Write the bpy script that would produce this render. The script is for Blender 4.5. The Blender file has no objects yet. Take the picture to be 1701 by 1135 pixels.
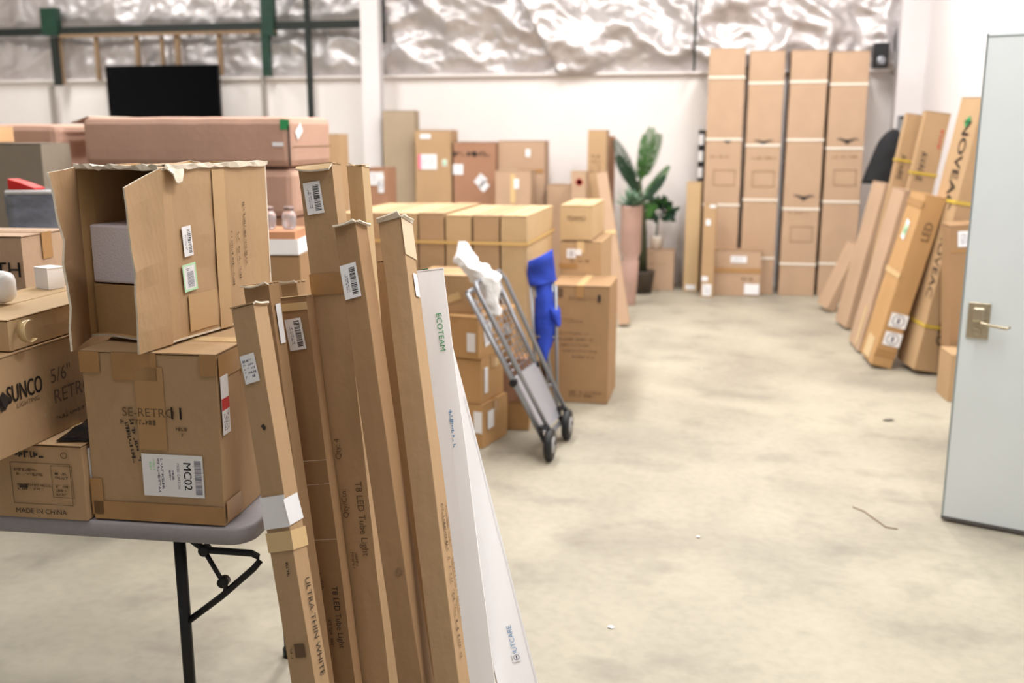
import bpy, bmesh, math, random
from mathutils import Vector, Matrix, noise
sc = bpy.context.scene
COL = sc.collection
R = math.radians
# ---------------------------------------------------------------- camera
FPX, PITCH, YAW, EYE = 1628.0, R(11.9), R(12.0), 1.65
cd = bpy.data.cameras.new('camera'); cam = bpy.data.objects.new('camera', cd); COL.objects.link(cam)
cd.sensor_width = 36.0; cd.lens = 36.0*FPX/1701.0
cam.location = (0, 0, EYE); cam.rotation_euler = (R(90)-PITCH, 0, YAW)
cd.dof.use_dof = True; cd.dof.focus_distance = 2.3; cd.dof.aperture_fstop = 2.6
cd.clip_end = 200
sc.camera = cam
# ---------------------------------------------------------------- world, lights, exposure
w = bpy.data.worlds.new('world'); sc.world = w; w.use_nodes = True
w.node_tree.nodes['Background'].inputs[0].default_value = (.97, .98, 1.0, 1)
w.node_tree.nodes['Background'].inputs[1].default_value = .42
sc.view_settings.view_transform = 'Standard'; sc.view_settings.look = 'None'
sc.view_settings.exposure = -0.44; sc.view_settings.gamma = 1
def area(x, y, z, sx, sy, e, col=(1, .985, .97), rot=(0, 0, 0)):
    l = bpy.data.lights.new('ceiling_lamp_light', 'AREA'); l.shape = 'RECTANGLE'; l.size = sx; l.size_y = sy; l.energy = e; l.color = col
    o = bpy.data.objects.new('ceiling_lamp_light', l); o.location = (x, y, z); o.rotation_euler = rot; COL.objects.link(o); return o
for (x, y, e) in ((-4.4, 4.6, 110), (-4.4, 8.0, 130), (-1.6, 8.0, 150), (-1.6, 5.0, 120), (.5, 5.2, 120), (.6, 8.4, 150), (-1.2, 1.2, 35), (1.1, 2.3, 150), (-7.5, 6, 110), (-7.5, 9, 110)):
    area(x, y, 4.35, .35, 2.2, e)

def C2W(x, y, z=0): # camera-heading ground frame (right, ahead) -> room frame
    c, s = math.cos(YAW), math.sin(YAW)
    return Vector((x*c - y*s, x*s + y*c, z))
def ray(px, py):
    u, v = (px-850.5)/FPX, (py-567.5)/FPX
    return C2W(u, math.cos(PITCH)-v*math.sin(PITCH), -(math.sin(PITCH)+v*math.cos(PITCH))), math.cos(PITCH)-v*math.sin(PITCH)
def P(px, py, z=None, d=None, Y=None, X=None):
    """Where the sight line through a pixel meets height z, distance ahead d, or the room plane Y / X."""
    r, f = ray(px, py)
    if z is not None: t = (z-EYE)/r.z
    elif d is not None: t = d/f
    elif Y is not None: t = Y/r.y
    else: t = X/r.x
    return Vector((0, 0, EYE)) + r*t
# ---------------------------------------------------------------- materials
def lin(c): return tuple((v/12.92 if v <= .04045 else ((v+.055)/1.055)**2.4) for v in c)
def srgb(r, g, b): return lin((r/255, g/255, b/255))
MATS = {}
def mat(name, col, rough=.6, metal=0, noise_amt=0, scale=8, bump=0, bscale=40, dark=None, stretch=None, trans=0, alpha=1, spec=None, detail=5):
    if name in MATS: return MATS[name]
    m = bpy.data.materials.new(name); m.use_nodes = True; nt = m.node_tree; N = nt.nodes; L = nt.links
    b = N['Principled BSDF']
    b.inputs['Base Color'].default_value = (*col, 1); b.inputs['Roughness'].default_value = rough; b.inputs['Metallic'].default_value = metal
    b.inputs['Transmission Weight'].default_value = trans; b.inputs['Alpha'].default_value = alpha
    if spec is not None: b.inputs['Specular IOR Level'].default_value = spec
    tc = N.new('ShaderNodeTexCoord'); mp = N.new('ShaderNodeMapping'); L.new(tc.outputs['Object'], mp.inputs[0])
    if stretch: mp.inputs['Scale'].default_value = stretch
    if noise_amt:
        t = N.new('ShaderNodeTexNoise'); t.inputs['Scale'].default_value = scale; t.inputs['Detail'].default_value = detail
        L.new(mp.outputs[0], t.inputs['Vector'])
        r = N.new('ShaderNodeValToRGB'); L.new(t.outputs['Fac'], r.inputs[0])
        dk = dark or tuple(c*(1-noise_amt) for c in col)
        r.color_ramp.elements[0].position = .3; r.color_ramp.elements[0].color = (*dk, 1)
        r.color_ramp.elements[1].position = .7; r.color_ramp.elements[1].color = (*col, 1)
        L.new(r.outputs[0], b.inputs['Base Color'])
    if bump:
        t2 = N.new('ShaderNodeTexNoise'); t2.inputs['Scale'].default_value = bscale; t2.inputs['Detail'].default_value = 4
        L.new(mp.outputs[0], t2.inputs['Vector'])
        bp = N.new('ShaderNodeBump'); bp.inputs['Strength'].default_value = bump; bp.inputs['Distance'].default_value = .01
        L.new(t2.outputs['Fac'], bp.inputs['Height']); L.new(bp.outputs[0], b.inputs['Normal'])
    MATS[name] = m; return m
def card(name, c):
    m = mat(name, srgb(*c), .72, noise_amt=.10, scale=4, bump=.2, bscale=30, stretch=(1, 1, .7), spec=.3)
    return m
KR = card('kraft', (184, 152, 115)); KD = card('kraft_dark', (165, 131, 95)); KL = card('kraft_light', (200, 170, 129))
KP = card('kraft_pink', (190, 153, 134)); KF = card('kraft_far', (188, 158, 131)); KR2 = card('kraft_red', (168, 126, 100)); KG = card('kraft_grey', (172, 154, 130))
KGR = card('card_grey', (146, 134, 118)); KO = card('kraft_orange', (190, 149, 101)); KIN = card('kraft_inside', (194, 158, 110))
TORN = mat('torn_paper', srgb(232, 220, 200), .9, noise_amt=.2, scale=40)
INK = mat('ink_dark', srgb(46, 38, 32), .7); INKB = mat('ink_brown', srgb(104, 80, 56), .75); INKF = mat('ink_faint', srgb(138, 108, 78), .75)
BLK = mat('black_print', srgb(22, 22, 24), .5); WHT = mat('white_paper', srgb(240, 240, 242), .5); LBL = mat('label_grey_ink', srgb(110, 108, 128), .6)
TAPE = mat('packing_tape_brown', srgb(176, 134, 86), .25, noise_amt=.12, scale=12); TAPEL = mat('packing_tape_pale', srgb(216, 186, 138), .2)
STRAP = mat('white_strap', srgb(236, 228, 214), .3); STRAPY = mat('yellow_strap', srgb(206, 176, 70), .35); STRAPT = mat('tan_strap', srgb(214, 178, 112), .35)
GRN = mat('green_print', srgb(50, 150, 90), .5); GRNP = mat('green_pale', srgb(186, 232, 190), .5); REDP = mat('red_print', srgb(200, 40, 40), .5); PINK = mat('pink_print', srgb(240, 120, 150), .5)
BLUEP = mat('blue_print', srgb(110, 150, 190), .5); WBOX = mat('white_carton', srgb(250, 249, 250), .5, noise_amt=.02, scale=6)
STEEL = mat('steel_grey', srgb(150, 152, 158), .35, .6); BLACKM = mat('black_metal', srgb(30, 30, 32), .4, .3); RUB = mat('black_rubber', srgb(18, 18, 20), .55)
GREENM = mat('green_steel', srgb(22, 62, 44), .5, .1, noise_amt=.3, scale=6); DARKM = mat('dark_steel', srgb(26, 34, 30), .5, .1)
WOOD = mat('stud_wood', srgb(150, 122, 92), .7, noise_amt=.3, scale=6, stretch=(6, 6, .6))
WHITEP = mat('white_steel_paint', srgb(226, 222, 222), .5, noise_amt=.05, scale=3)
TABM = mat('table_plastic', srgb(160, 156, 160), .55, noise_amt=.06, scale=60, bump=.2, bscale=400)
SHEET = mat('white_plastic', srgb(246, 246, 248), .3, bump=.3, bscale=30)
FOAM = mat('white_foam', srgb(236, 230, 238), .7, bump=.2, bscale=200)
# ---------------------------------------------------------------- mesh helpers
def tag(o, label=None, cat=None, group=None, kind=None):
    if label: o['label'] = label
    if cat: o['category'] = cat
    if group: o['group'] = group
    if kind: o['kind'] = kind
    return o
def link(name, bm, mats, parent=None, smooth=False, M=None):
    me = bpy.data.meshes.new(name); bm.normal_update(); bm.to_mesh(me); bm.free()
    for m in (mats if isinstance(mats, (list, tuple)) else [mats]): me.materials.append(m)
    if smooth:
        for p in me.polygons: p.use_smooth = True
    o = bpy.data.objects.new(name, me); COL.objects.link(o)
    if parent: o.parent = parent
    if M is not None: o.matrix_local = M
    return o
def empty(name, M, label, cat, group=None):
    o = bpy.data.objects.new(name, None); COL.objects.link(o); o.empty_display_size = .1; o.matrix_world = M
    return tag(o, label, cat, group)
def box(bm, c, s, mi=0, M=None, bevel=0):
    vs = []
    for dz in (-.5, .5):
        for dx, dy in ((-.5, -.5), (.5, -.5), (.5, .5), (-.5, .5)):
            p = Vector((c[0]+dx*s[0], c[1]+dy*s[1], c[2]+dz*s[2]))
            vs.append(bm.verts.new(M @ p if M else p))
    fs = [bm.faces.new([vs[i] for i in q]) for q in ((3, 2, 1, 0), (4, 5, 6, 7), (0, 1, 5, 4), (1, 2, 6, 5), (2, 3, 7, 6), (3, 0, 4, 7))]
    for f in fs: f.material_index = mi
    if bevel:
        es = list({e for f in fs for e in f.edges})
        r = bmesh.ops.bevel(bm, geom=es, offset=bevel, segments=3, affect='EDGES', profile=.5)
        for f in r['faces']: f.material_index = mi
    return fs
def tube(bm, pts, r, seg=10, mi=0, close=True):
    pts = [Vector(p) for p in pts]; rings = []
    up = Vector((0, 0, 1))
    for i, p in enumerate(pts):
        t = (pts[min(i+1, len(pts)-1)] - pts[max(i-1, 0)]).normalized()
        a = t.cross(up if abs(t.z) < .95 else Vector((1, 0, 0))).normalized(); b = t.cross(a)
        rr = r[i] if isinstance(r, (list, tuple)) else r
        rings.append([bm.verts.new(p + (a*math.cos(k*2*math.pi/seg) + b*math.sin(k*2*math.pi/seg))*rr) for k in range(seg)])
    for i in range(len(rings)-1):
        for k in range(seg):
            f = bm.faces.new((rings[i][k], rings[i][(k+1) % seg], rings[i+1][(k+1) % seg], rings[i+1][k])); f.material_index = mi; f.smooth = True
    if close:
        for q in (rings[0][::-1], rings[-1]): bm.faces.new(q).material_index = mi
def lathe(bm, prof, seg=24, M=None, mi=0, smooth=True):
    rings = []
    for r, z in prof:
        rings.append([bm.verts.new((M or Matrix()) @ Vector((r*math.cos(k*2*math.pi/seg), r*math.sin(k*2*math.pi/seg), z))) for k in range(seg)])
    for i in range(len(rings)-1):
        for k in range(seg):
            f = bm.faces.new((rings[i][k], rings[i][(k+1) % seg], rings[i+1][(k+1) % seg], rings[i+1][k])); f.material_index = mi; f.smooth = smooth
    bm.faces.new(rings[0][::-1]).material_index = mi; bm.faces.new(rings[-1]).material_index = mi
def quad(bm, M, x0, y0, x1, y1, z=0, mi=0):
    f = bm.faces.new([bm.verts.new(M @ Vector(p)) for p in ((x0, y0, z), (x1, y0, z), (x1, y1, z), (x0, y1, z))]); f.material_index = mi; return f
def text(bm, s, size, M, mi=0, sx=1.0, align='CENTER'):
    cu = bpy.data.curves.new('t', 'FONT'); cu.body = s; cu.size = size; cu.align_x = align; cu.align_y = 'CENTER'; cu.resolution_u = 3
    o = bpy.data.objects.new('t', cu); COL.objects.link(o)
    me = bpy.data.meshes.new_from_object(o)
    me.transform(M @ Matrix.Diagonal((sx, 1, 1, 1)))
    n = len(bm.faces); bm.from_mesh(me); bm.faces.ensure_lookup_table()
    for f in bm.faces[n:]: f.material_index = mi
    bpy.data.objects.remove(o); bpy.data.curves.remove(cu); bpy.data.meshes.remove(me)
def scribble(bm, M, w, h, rows, rng, mi=0):
    """Rows of print too small to read in the photograph."""
    rh = h/rows
    for r in range(rows):
        x = -w/2; y = h/2 - rh*(r+.5); end = w/2 - rng.random()*w*.25
        while x < end:
            cw = rh*rng.uniform(.3, .6)
            if rng.random() > .14:
                hh = rh*rng.uniform(.5, .7)
                if rng.random() < .5: quad(bm, M, x, y-hh/2, x+cw*.3, y+hh/2, 0, mi)
                quad(bm, M, x, y-hh/2 + (hh*.75 if rng.random() < .5 else 0), x+cw*.75, y-hh/2+(hh if rng.random() < .5 else hh*.3), .00005, mi)
            x += cw
def face_frame(face, w, d, h, cu, cv, rot=0, off=.0012):
    n, u, v, ww, hh, c = {
        'F': ((0, -1, 0), (1, 0, 0), (0, 0, 1), w, h, (0, -d/2, h/2)), 'B': ((0, 1, 0), (-1, 0, 0), (0, 0, 1), w, h, (0, d/2, h/2)),
        'R': ((1, 0, 0), (0, 1, 0), (0, 0, 1), d, h, (w/2, 0, h/2)), 'L': ((-1, 0, 0), (0, -1, 0), (0, 0, 1), d, h, (-w/2, 0, h/2)),
        'T': ((0, 0, 1), (1, 0, 0), (0, 1, 0), w, d, (0, 0, h+.003))}[face]
    n, u, v, c = Vector(n), Vector(u), Vector(v), Vector(c)
    o = c + u*cu*ww + v*cv*hh + n*off
    M = Matrix(((u.x, v.x, n.x, o.x), (u.y, v.y, n.y, o.y), (u.z, v.z, n.z, o.z), (0, 0, 0, 1)))
    return M @ Matrix.Rotation(R(rot), 4, 'Z')
def grid_box(bm, w, d, h, amp, seed, step=.09):
    nx, ny, nz = [max(2, min(22, round(s/step))) for s in (w, d, h)]
    vd = {}
    def V(i, j, k):
        if (i, j, k) not in vd:
            p = Vector((w*(i/nx-.5), d*(j/ny-.5), h*k/nz))
            q = p*6 + Vector((seed*3.1, seed*1.7, 0))
            def a(o): return amp*(.5+.5*noise.noise(q+Vector((o, 0, 0))))
            e = sum((i in (0, nx), j in (0, ny), k in (0, nz)))
            m = 1.5 if e > 1 else 1
            if i == 0: p.x += a(1)*m
            if i == nx: p.x -= a(2)*m
            if j == 0: p.y += a(3)*m
            if j == ny: p.y -= a(4)*m
            if k == nz: p.z -= a(5)*m
            vd[(i, j, k)] = bm.verts.new(p)
        return vd[(i, j, k)]
    for i in range(nx):
        for j in range(ny):
            bm.faces.new((V(i, j, 0), V(i, j+1, 0), V(i+1, j+1, 0), V(i+1, j, 0))); bm.faces.new((V(i, j, nz), V(i+1, j, nz), V(i+1, j+1, nz), V(i, j+1, nz)))
    for i in range(nx):
        for k in range(nz):
            bm.faces.new((V(i, 0, k), V(i+1, 0, k), V(i+1, 0, k+1), V(i, 0, k+1))); bm.faces.new((V(i+1, ny, k), V(i, ny, k), V(i, ny, k+1), V(i+1, ny, k+1)))
    for j in range(ny):
        for k in range(nz):
            bm.faces.new((V(0, j+1, k), V(0, j, k), V(0, j, k+1), V(0, j+1, k+1))); bm.faces.new((V(nx, j, k), V(nx, j+1, k), V(nx, j+1, k+1), V(nx, j, k+1)))
def sticker(root, M, w, h, style, rng, name='shipping_label'):
    bm = bmesh.new(); T = Matrix.Translation
    box(bm, (0, 0, .0002), (w, h, .0006), 0, M)
    Z = M @ T((0, 0, .0008))
    mats = [WHT, BLK, LBL, GRNP, PINK]
    if style == 'bars':           # bars stacked up the right half, small print beside them
        y = -h*.4
        while y < h*.4:
            b = h*rng.choice((.012, .02, .03)); quad(bm, Z, w*.02, y, w*.38, y+b, 0, 1); y += b + h*rng.choice((.01, .018, .03))
        scribble(bm, Z @ T((-w*.2, 0, 0)) @ Matrix.Rotation(R(90), 4, 'Z'), h*.6, w*.22, 2, rng, 2)
    elif style == 'redbars':
        quad(bm, Z, -w*.5, -h*.08, w*.5, h*.12, 0, 5); mats.append(REDP); scribble(bm, Z @ T((0, -h*.28, 0)) @ Matrix.Rotation(R(90), 4, 'Z'), h*.3, w*.7, 3, rng, 2)
    elif style == 'print':
        scribble(bm, Z, w*.75, h*.7, 5, rng, 2)
    elif style == 'greenbars':
        for (x0, y0, x1, y1) in ((-.5, -.5, -.4, .5), (.4, -.5, .5, .5), (-.4, .42, .4, .5), (-.4, -.5, .4, -.42)): quad(bm, Z, x0*w, y0*h, x1*w, y1*h, 0, 3)
        y = -h*.36
        while y < h*.2:
            b = h*rng.choice((.012, .02)); quad(bm, Z, -w*.2, y, w*.28, y+b, .0001, 2); y += b + h*.02
        scribble(bm, Z @ T((0, h*.3, 0)), w*.5, h*.12, 2, rng, 2)
    elif style == 'mc02':
        RM = Matrix.Rotation(R(-90), 4, 'Z')
        text(bm, 'MC02', h*.26, Z @ T((w*.235, -h*.0, 0)) @ RM, 1, 1.05)
        text(bm, 'MC02', h*.26, Z @ T((w*.2375, 0.0006, .0001)) @ RM, 1, 1.05)
        text(bm, 'MC02  CARTON', h*.085, Z @ T((w*.09, 0, 0)) @ RM, 2)
        y = h*.38
        while y > -h*.42:
            b = h*rng.choice((.008, .014, .022)); quad(bm, Z, w*.36, y-b, w*.47, y, 0, 2); y -= b + h*rng.choice((.008, .014))
        scribble(bm, Z @ T((-w*.2, 0, 0)) @ RM, h*.8, w*.12, 2, rng, 2); scribble(bm, Z @ T((-w*.02, -h*.02, 0)) @ RM, h*.3, w*.1, 2, rng, 2)
        scribble(bm, Z @ T((-w*.33, h*.25, 0)) @ RM, h*.25, w*.12, 2, rng, 3)
    elif style == 'pinkbar':
        quad(bm, Z, -w*.5, -h*.5, -w*.34, h*.5, 0, 4); scribble(bm, Z @ T((w*.05, 0, 0)), w*.6, h*.6, 4, rng, 2)
    elif style == 'green':
        quad(bm, Z, -w*.3, -h*.4, w*.3, h*.4, 0, 3); quad(bm, Z, -w*.2, -h*.3, w*.1, h*.1, .0001, 5)
        mats.append(GRN)
    elif style == 'circle':
        for k in range(16):
            a, b = k*math.pi/8, (k+1)*math.pi/8
            f = bm.faces.new([bm.verts.new(Z @ Vector((r_*math.cos(t), r_*math.sin(t), 0))) for r_, t in ((w*.3, a), (w*.36, a), (w*.36, b), (w*.3, b))]); f.material_index = 2
        quad(bm, Z, -w*.08, -h*.22, w*.08, h*.22, 0, 2)
    o = link(name, bm, mats, root)
    return o
CNT = [0]
def carton(name, label, M, s, m=KR, cat='box', group=None, deco=(), amp=.004, seam=True, bev=.004, top=True):
    CNT[0] += 1; seed = CNT[0]; rng = random.Random(seed)
    w, d, h = s
    root = empty(name, M, label, cat, group)
    bm = bmesh.new(); grid_box(bm, w, d, h, amp, seed)
    mats = [m, INK, INKB, TORN, INKF, BLK, GRN, REDP, BLUEP, WHT]
    if top:
        if d <= w:
            for sgn in (-1, 1): box(bm, (0, sgn*(d/4+.001), h+.0005), (w*.995, d/2-.004, .003), 0)
        else:
            for sgn in (-1, 1): box(bm, (sgn*(w/4+.001), 0, h+.0005), (w/2-.004, d*.995, .003), 0)
    for q in deco:
        k = q[0]
        if k == 't':
            _, f, cu, cv, size, rot, st, *mi = q
            sx = mi[1] if len(mi) > 1 else 1
            text(bm, st, size, face_frame(f, w, d, h, cu, cv, rot), mi[0] if mi else 1, sx)
        elif k == 'x':
            _, f, cu, cv, ww, hh, rot, rows, *mi = q
            scribble(bm, face_frame(f, w, d, h, cu, cv, rot), ww, hh, rows, rng, mi[0] if mi else 2)
        elif k == 'q':
            _, f, cu, cv, ww, hh, mi, *rot = q
            quad(bm, face_frame(f, w, d, h, cu, cv, rot[0] if rot else 0), -ww/2, -hh/2, ww/2, hh/2, 0, mi)
        elif k == 'o':
            _, f, cu, cv, ww, hh, th, mi = q
            F = face_frame(f, w, d, h, cu, cv)
            for a in ((-ww/2, -hh/2, ww/2, -hh/2+th), (-ww/2, hh/2-th, ww/2, hh/2), (-ww/2, -hh/2, -ww/2+th, hh/2), (ww/2-th, -hh/2, ww/2, hh/2)): quad(bm, F, *a, 0, mi)
        elif k == 'wing':   # a bird-like emblem: two curved wings and a body
            _, f, cu, cv, ww, mi = q
            F = face_frame(f, w, d, h, cu, cv)
            for sg in (-1, 1):
                pr = None
                for i in range(9):
                    t = i/8; x = sg*ww/2*t; y = ww*.13*math.sin(t*2.2); th = ww*.11*(1-t)+.002
                    if pr:
                        fc = bm.faces.new([bm.verts.new(F @ Vector(p)) for p in ((pr[0], pr[1]-pr[2], 0), (x, y-th, 0), (x, y+th*.4, 0), (pr[0], pr[1]+pr[2]*.4, 0))]); fc.material_index = mi
                    pr = (x, y, th)
            quad(bm, F, -ww*.05, -ww*.1, ww*.05, ww*.1, .0002, mi)
    body = link('body', bm, mats, root)
    bv = body.modifiers.new('bevel', 'BEVEL'); bv.width = bev; bv.segments = 2; bv.limit_method = 'ANGLE'; bv.angle_limit = R(50)
    if seam and top:
        b2 = bmesh.new(); tw = min(.05, min(w, d)*.5)
        a, bb = (w+.004, tw) if d <= w else (tw, d+.004)
        box(b2, (0, 0, h+.0029), (a, bb, .001))
        if d <= w:
            for sg in (-1, 1): box(b2, (sg*(w/2+.001), 0, h-.035), (.0012, tw, .075))
        else:
            for sg in (-1, 1): box(b2, (0, sg*(d/2+.001), h-.035), (tw, .0012, .075))
        link('packing_tape', b2, TAPEL if m in (KL, KR) else TAPE, root)
    for q in deco:
        k = q[0]
        if k == 's':
            _, f, cu, cv, ww, hh, rot, style = q
            sticker(root, face_frame(f, w, d, h, cu, cv, rot, .0015), ww, hh, style, rng)
        elif k == 'tape':
            _, f, cu, cv, ww, hh, mt, *rot = q
            b2 = bmesh.new(); box(b2, (0, 0, 0), (ww, hh, .0008), 0, face_frame(f, w, d, h, cu, cv, rot[0] if rot else 0, .0006)); link('packing_tape', b2, mt, root)
        elif k == 'strap':
            _, z, sw, mt = q
            b2 = bmesh.new()
            for (c, ss) in (((0, -d/2-.002, z), (w+.006, .002, sw)), ((0, d/2+.002, z), (w+.006, .002, sw)), ((w/2+.002, 0, z), (.002, d+.006, sw)), ((-w/2-.002, 0, z), (.002, d+.006, sw))): box(b2, c, ss)
            link('strap', b2, mt, root)
    return root
def rotz(a): return Matrix.Rotation(R(a), 4, 'Z')
def upright(p, anchor, yaw, s, z=None):
    """Matrix of a box standing with its bottom corner p at FL / FR (front left / front right)."""
    w, d, h = s; Rm = rotz(yaw)
    off = Vector((w/2 if anchor == 'FL' else -w/2, d/2, 0)) if anchor != 'C' else Vector((0, 0, 0))
    q = Vector(p) + (Rm @ off)
    if z is not None: q.z = z
    return Matrix.Translation(q) @ Rm
def lean(Bp, Tp, xdir, s, corner='FR', floor=True):
    """Matrix of a box whose front vertical edge (FR or FL) runs from Bp to Tp, its width along xdir."""
    w, d, h = s
    z = (Tp-Bp).normalized(); x = Vector(xdir); x = (x - z*x.dot(z)).normalized(); y = z.cross(x)
    o = Bp + x*(-w/2 if corner == 'FR' else w/2) + y*d/2
    if floor:
        mz = min((o + x*a*w/2 + y*b*d/2).z for a in (-1, 1) for b in (-1, 1)); o.z += .002-mz
    return Matrix(((x.x, y.x, z.x, o.x), (x.y, y.y, z.y, o.y), (x.z, y.z, z.z, o.z), (0, 0, 0, 1)))
def part_flap(root, name, hinge0, hinge1, tip0, tip1, m, th=.004, n=6, seed=1, curl=0):
    """A corrugated flap: a thick, slightly wavy sheet between a hinge line and a free edge."""
    bm = bmesh.new(); h0, h1, t0, t1 = [Vector(v) for v in (hinge0, hinge1, tip0, tip1)]
    nrm = (h1-h0).cross(t0-h0).normalized(); g = []
    for side in (0, 1):
        rows = []
        for i in range(n+1):
            row = []
            for j in range(n+1):
                a, b = i/n, j/n
                p = h0.lerp(h1, a).lerp(t0.lerp(t1, a), b)
                p += nrm*(noise.noise(p*14+Vector((seed, 0, 0)))*.010*b + curl*b*b*math.sin(a*3.1) + (th if side else 0))
                row.append(bm.verts.new(p))
            rows.append(row)
        g.append(rows)
    for i in range(n):
        for j in range(n):
            bm.faces.new((g[1][i][j], g[1][i+1][j], g[1][i+1][j+1], g[1][i][j+1])); bm.faces.new((g[0][i][j+1], g[0][i+1][j+1], g[0][i+1][j], g[0][i][j]))
    for i in range(n):
        for (j) in (0, n):
            f = bm.faces.new((g[0][i][j], g[0][i+1][j], g[1][i+1][j], g[1][i][j])); f.material_index = 1
    for j in range(n):
        for (i) in (0, n):
            f = bm.faces.new((g[0][i][j], g[0][i][j+1], g[1][i][j+1], g[1][i][j])); f.material_index = 1
    bmesh.ops.recalc_face_normals(bm, faces=bm.faces)
    return link(name, bm, [m, TORN], root)
# ================================================================ THE ROOM
YB, XR, ZC, HW = 11.2, 1.95, 4.6, 2.3
def slab(name, c, s, m, kind='structure'):
    bm = bmesh.new(); box(bm, (0, 0, 0), s); o = link(name, bm, m); o.location = c; o['kind'] = kind; return o
def concrete():
    m = bpy.data.materials.new('concrete'); m.use_nodes = True; nt = m.node_tree; N = nt.nodes; L = nt.links; b = N['Principled BSDF']
    tc = N.new('ShaderNodeTexCoord')
    def nz(scale, det, lo, hi, c0, c1, stretch=None, dist=0):
        t = N.new('ShaderNodeTexNoise'); t.inputs['Scale'].default_value = scale; t.inputs['Detail'].default_value = det; t.inputs['Distortion'].default_value = dist
        if stretch:
            mp = N.new('ShaderNodeMapping'); mp.inputs['Scale'].default_value = stretch; L.new(tc.outputs['Object'], mp.inputs[0]); L.new(mp.outputs[0], t.inputs['Vector'])
        else: L.new(tc.outputs['Object'], t.inputs['Vector'])
        r = N.new('ShaderNodeValToRGB'); r.color_ramp.elements[0].position = lo; r.color_ramp.elements[1].position = hi
        r.color_ramp.elements[0].color = (*c0, 1); r.color_ramp.elements[1].color = (*c1, 1); L.new(t.outputs['Fac'], r.inputs[0]); return r.outputs[0]
    def mul(a, c, f=1.0):
        x = N.new('ShaderNodeMix'); x.data_type = 'RGBA'; x.blend_type = 'MULTIPLY'; x.inputs[0].default_value = f; L.new(a, x.inputs[6]); L.new(c, x.inputs[7]); return x.outputs[2]
    base = nz(1.3, 8, .3, .72, srgb(154, 147, 132), srgb(184, 177, 158), dist=.4)
    c = mul(base, nz(3.2, 5, .28, .46, (.6, .59, .61), (1, 1, 1), (1, 1.25, 1)), .5)
    c = mul(c, nz(22, 6, .3, .6, (.86, .86, .86), (1, 1, 1)), .7)
    c = mul(c, nz(.55, 3, .3, .5, (.84, .84, .86), (1, 1, 1)), .8)
    L.new(c, b.inputs['Base Color']); b.inputs['Roughness'].default_value = .55; b.inputs['Specular IOR Level'].default_value = .35
    bp = N.new('ShaderNodeBump'); bp.inputs['Strength'].default_value = .15; t = N.new('ShaderNodeTexNoise'); t.inputs['Scale'].default_value = 60; L.new(tc.outputs['Object'], t.inputs['Vector']); L.new(t.outputs['Fac'], bp.inputs['Height']); L.new(bp.outputs[0], b.inputs['Normal'])
    return m
WALLM = mat('wall_white', srgb(240, 234, 231), .7, noise_amt=.05, scale=1.5, bump=.08, bscale=20)
WALLR = mat('wall_right_white', srgb(236, 231, 231), .6, noise_amt=.04, scale=1.2)
CEIL = mat('ceiling_white', srgb(216, 212, 206), .7, noise_amt=.1, scale=3)
slab('floor', (-4, 4.2, -.05), (14, 16.4, .1), concrete())
slab('ceiling', (-4, 4.2, ZC+.05), (14, 16.4, .1), CEIL)
slab('wall_back', (-4.3, YB+.05, HW/2), (13.4, .1, HW), WALLM)
slab('trim_1', (-4.3, YB+.02, HW+.012), (13.4, .2, .024), WALLM)
# right wall, with the doorway the open door belongs to
def wall_right():
    bm = bmesh.new()
    for (y0, y1, z0, z1) in ((4.22, YB+.1, 0, ZC), (3.22, 4.22, 2.1, ZC), (-3.5, 3.22, 0, ZC)): box(bm, (XR+.06, (y0+y1)/2, (z0+z1)/2), (.12, y1-y0, z1-z0))
    o = link('wall_right', bm, WALLR); o['kind'] = 'structure'
wall_right()
slab('wall_left', (-11.05, 4.2, ZC/2), (.1, 16.4, ZC), WALLM)
slab('trim_2', (XR-.13, YB-.2, ZC/2), (.26, .2, ZC), WHITEP)       # white pilaster in the corner
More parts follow.
